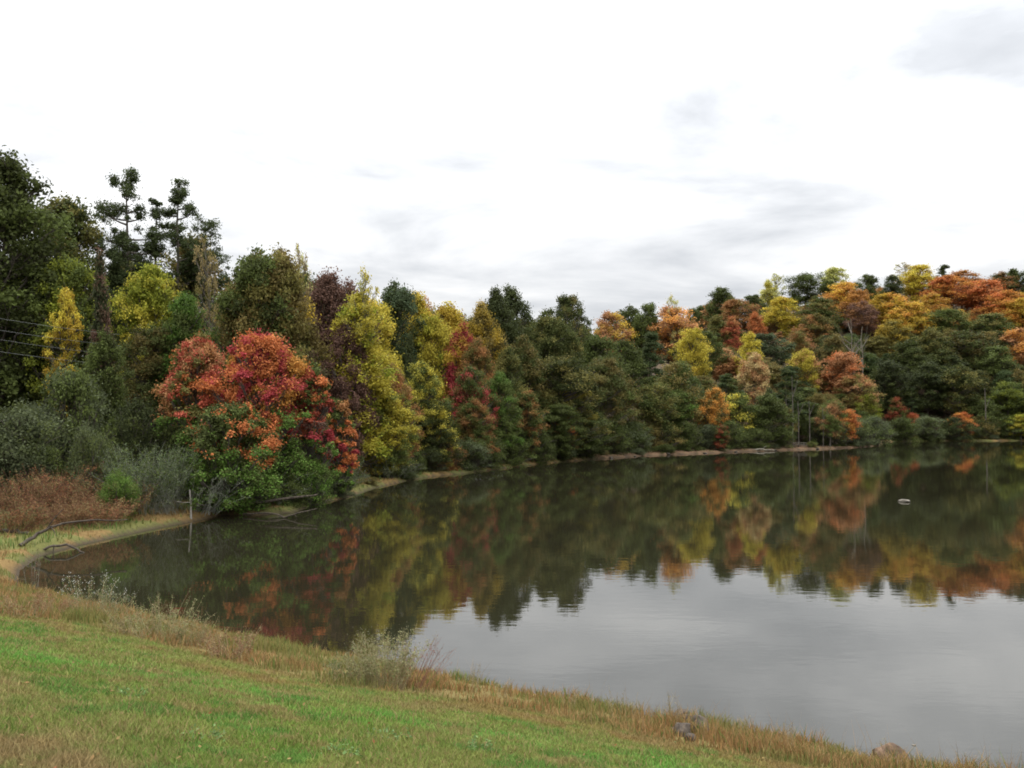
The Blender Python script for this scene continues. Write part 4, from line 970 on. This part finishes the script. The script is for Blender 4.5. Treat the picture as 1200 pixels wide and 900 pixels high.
ob = bpy.data.objects.new('dead_tree', None); COL.objects.link(ob); ob.location = (p[0], D, g); link('trunk', T.mesh('bare_trunk', m_bark), ob); tag(ob, 'pale bare trunk at the dark right shore near the lime green tree', 'tree')
D = shore_D(936)+4.5; x = (936-600)/1000*D; z = tz(x, D)
r = bpy.data.objects.new('picnic_bench', None); COL.objects.link(r); r.location = (x, D, z); tag(r, 'pale wooden picnic bench at the clearing on the far shore', 'bench')
def box(name, s, loc, parent, mat):
    v = np.array([(a, b, c) for a in (-.5, .5) for b in (-.5, .5) for c in (-.5, .5)])*np.array(s)+np.array(loc)
    o = link(name, mesh_from(name, v, [(0, 1, 3, 2), (4, 6, 7, 5), (0, 4, 5, 1), (2, 3, 7, 6), (0, 2, 6, 4), (1, 5, 7, 3)], mat=mat), parent); return o
box('table_top', (2.6, .9, .09), (0, 0, .78), r, m_palerock); box('seat', (2.6, .3, .06), (0, -.75, .45), r, m_palerock); box('seat', (2.6, .3, .06), (0, .75, .45), r, m_palerock)
for sx in (-.9, .9): box('leg', (.1, 1.5, .08), (sx, 0, .38), r, m_pale); box('leg', (.1, .12, .75), (sx, 0, .37), r, m_pale)
# wires
m_wire, nt = new_mat("wire"); p = N(nt, 'ShaderNodeBsdfPrincipled'); p.inputs['Base Color'].default_value = (.16, .17, .16, 1); p.inputs['Roughness'].default_value = .5
o_ = N(nt, 'ShaderNodeOutputMaterial'); nt.links.new(p.outputs[0], o_.inputs[0])
for i, (y0, y1) in enumerate([(364, 392), (379, 405), (390, 416), (408, 428)]):
    a = np.array(at(-260, y0-44, 42)); b = np.array(at(140, y1, 62))
    # thread the wires past x=0 at the height seen there
    T = Tubes(); T.add(curve(a, b, -.35, 17)-a, np.full(17, .009), 5)
    ob = link('power_wire', T.mesh('power_wire', m_wire), None, a); tag(ob, ['highest of the four thin power wires at the left', 'second highest of the four power wires at the left', 'third of the four power wires, counted from the top', 'lowest of the four thin power wires at the left'][i], 'wire', 'power wires crossing the left trees')

# ------------------------------------------------------------------ sky and light
SUN_EL, SUN_AZ = R(52), R(12)      # azimuth clockwise from +Y
w = bpy.data.worlds.new("World"); sc.world = w; w.use_nodes = True; nt = w.node_tree; nt.nodes.clear()
sky = N(nt, 'ShaderNodeTexSky'); sky.sky_type = 'NISHITA'; sky.sun_disc = False; sky.sun_elevation = SUN_EL; sky.sun_rotation = SUN_AZ
tc = N(nt, 'ShaderNodeTexCoord'); sx = N(nt, 'ShaderNodeSeparateXYZ'); nt.links.new(tc.outputs['Generated'], sx.inputs[0])
zz = math_n(nt, 'MAXIMUM', sx.outputs[2], 0.0)
den = math_n(nt, 'ADD', zz, .10)
cx = math_n(nt, 'DIVIDE', sx.outputs[0], den); cy = math_n(nt, 'DIVIDE', sx.outputs[1], den)
cb = N(nt, 'ShaderNodeCombineXYZ'); nt.links.new(cx, cb.inputs[0]); nt.links.new(cy, cb.inputs[1])
c1 = N(nt, 'ShaderNodeTexNoise'); c1.inputs['Scale'].default_value = .95; c1.inputs['Detail'].default_value = 7; c1.inputs['Roughness'].default_value = .55; c1.inputs['Distortion'].default_value = .4
nt.links.new(cb.outputs[0], c1.inputs['Vector'])
c2 = N(nt, 'ShaderNodeTexNoise'); c2.inputs['Scale'].default_value = 3.1; c2.inputs['Detail'].default_value = 6; nt.links.new(cb.outputs[0], c2.inputs['Vector'])
# overcast luminance rises with height
zm = math_n(nt, 'MINIMUM', zz, .62)
lum = math_n(nt, 'MULTIPLY_ADD', zm, 2.0, math_n(nt, 'MULTIPLY_ADD', math_n(nt, 'MULTIPLY', zm, zm), 68.0, 8.5))
lum = math_n(nt, 'MULTIPLY_ADD', math_n(nt, 'MAXIMUM', math_n(nt, 'SUBTRACT', zz, .46), 0.0), 48.0, lum)
cl = math_n(nt, 'MULTIPLY_ADD', c1.outputs[0], 3.6, -1.3, True)     # 0 dark cloud .. 1 bright
cl = math_n(nt, 'MULTIPLY_ADD', c2.outputs[0], .5, math_n(nt, 'MULTIPLY_ADD', cl, .75, -.12), True)
fac = math_n(nt, 'MULTIPLY_ADD', cl, math_n(nt, 'MULTIPLY_ADD', zm, 1.15, .28), math_n(nt, 'MULTIPLY_ADD', zm, -.98, .80))
lum = math_n(nt, 'MULTIPLY', lum, fac)
tint = mixc(nt, cl, (.93, .965, 1.02), (1.0, .995, .985))
vm = N(nt, 'ShaderNodeVectorMath', operation='SCALE'); nt.links.new(tint, vm.inputs[0]); nt.links.new(lum, vm.inputs['Scale'])
mx = mixc(nt, .96, sky.outputs[0], vm.outputs[0])
bg = N(nt, 'ShaderNodeBackground'); bg.inputs['Strength'].default_value = .1; nt.links.new(mx, bg.inputs['Color'])
ow = N(nt, 'ShaderNodeOutputWorld'); nt.links.new(bg.outputs[0], ow.inputs[0])
sd = bpy.data.lights.new('sun', 'SUN'); sd.energy = .9; sd.angle = R(25); sd.color = (1, .96, .9)
so = bpy.data.objects.new('sun', sd); COL.objects.link(so)
dv = Vector((math.sin(SUN_AZ)*math.cos(SUN_EL), math.cos(SUN_AZ)*math.cos(SUN_EL), math.sin(SUN_EL)))
so.rotation_euler = dv.to_track_quat('Z', 'Y').to_euler(); so.location = (0, 0, 80)
vs = sc.view_settings; sc.display_settings.display_device = 'sRGB'
vs.view_transform = 'Standard'; vs.look = 'None'; vs.exposure = 0; vs.gamma = 1; vs.use_curve_mapping = False
cy_ = sc.cycles; cy_.max_bounces = 5; cy_.diffuse_bounces = 4; cy_.glossy_bounces = 2; cy_.transmission_bounces = 3; cy_.transparent_max_bounces = 4
cy_.filter_width = 1.8; cy_.use_denoising = True; cy_.sample_clamp_indirect = 6
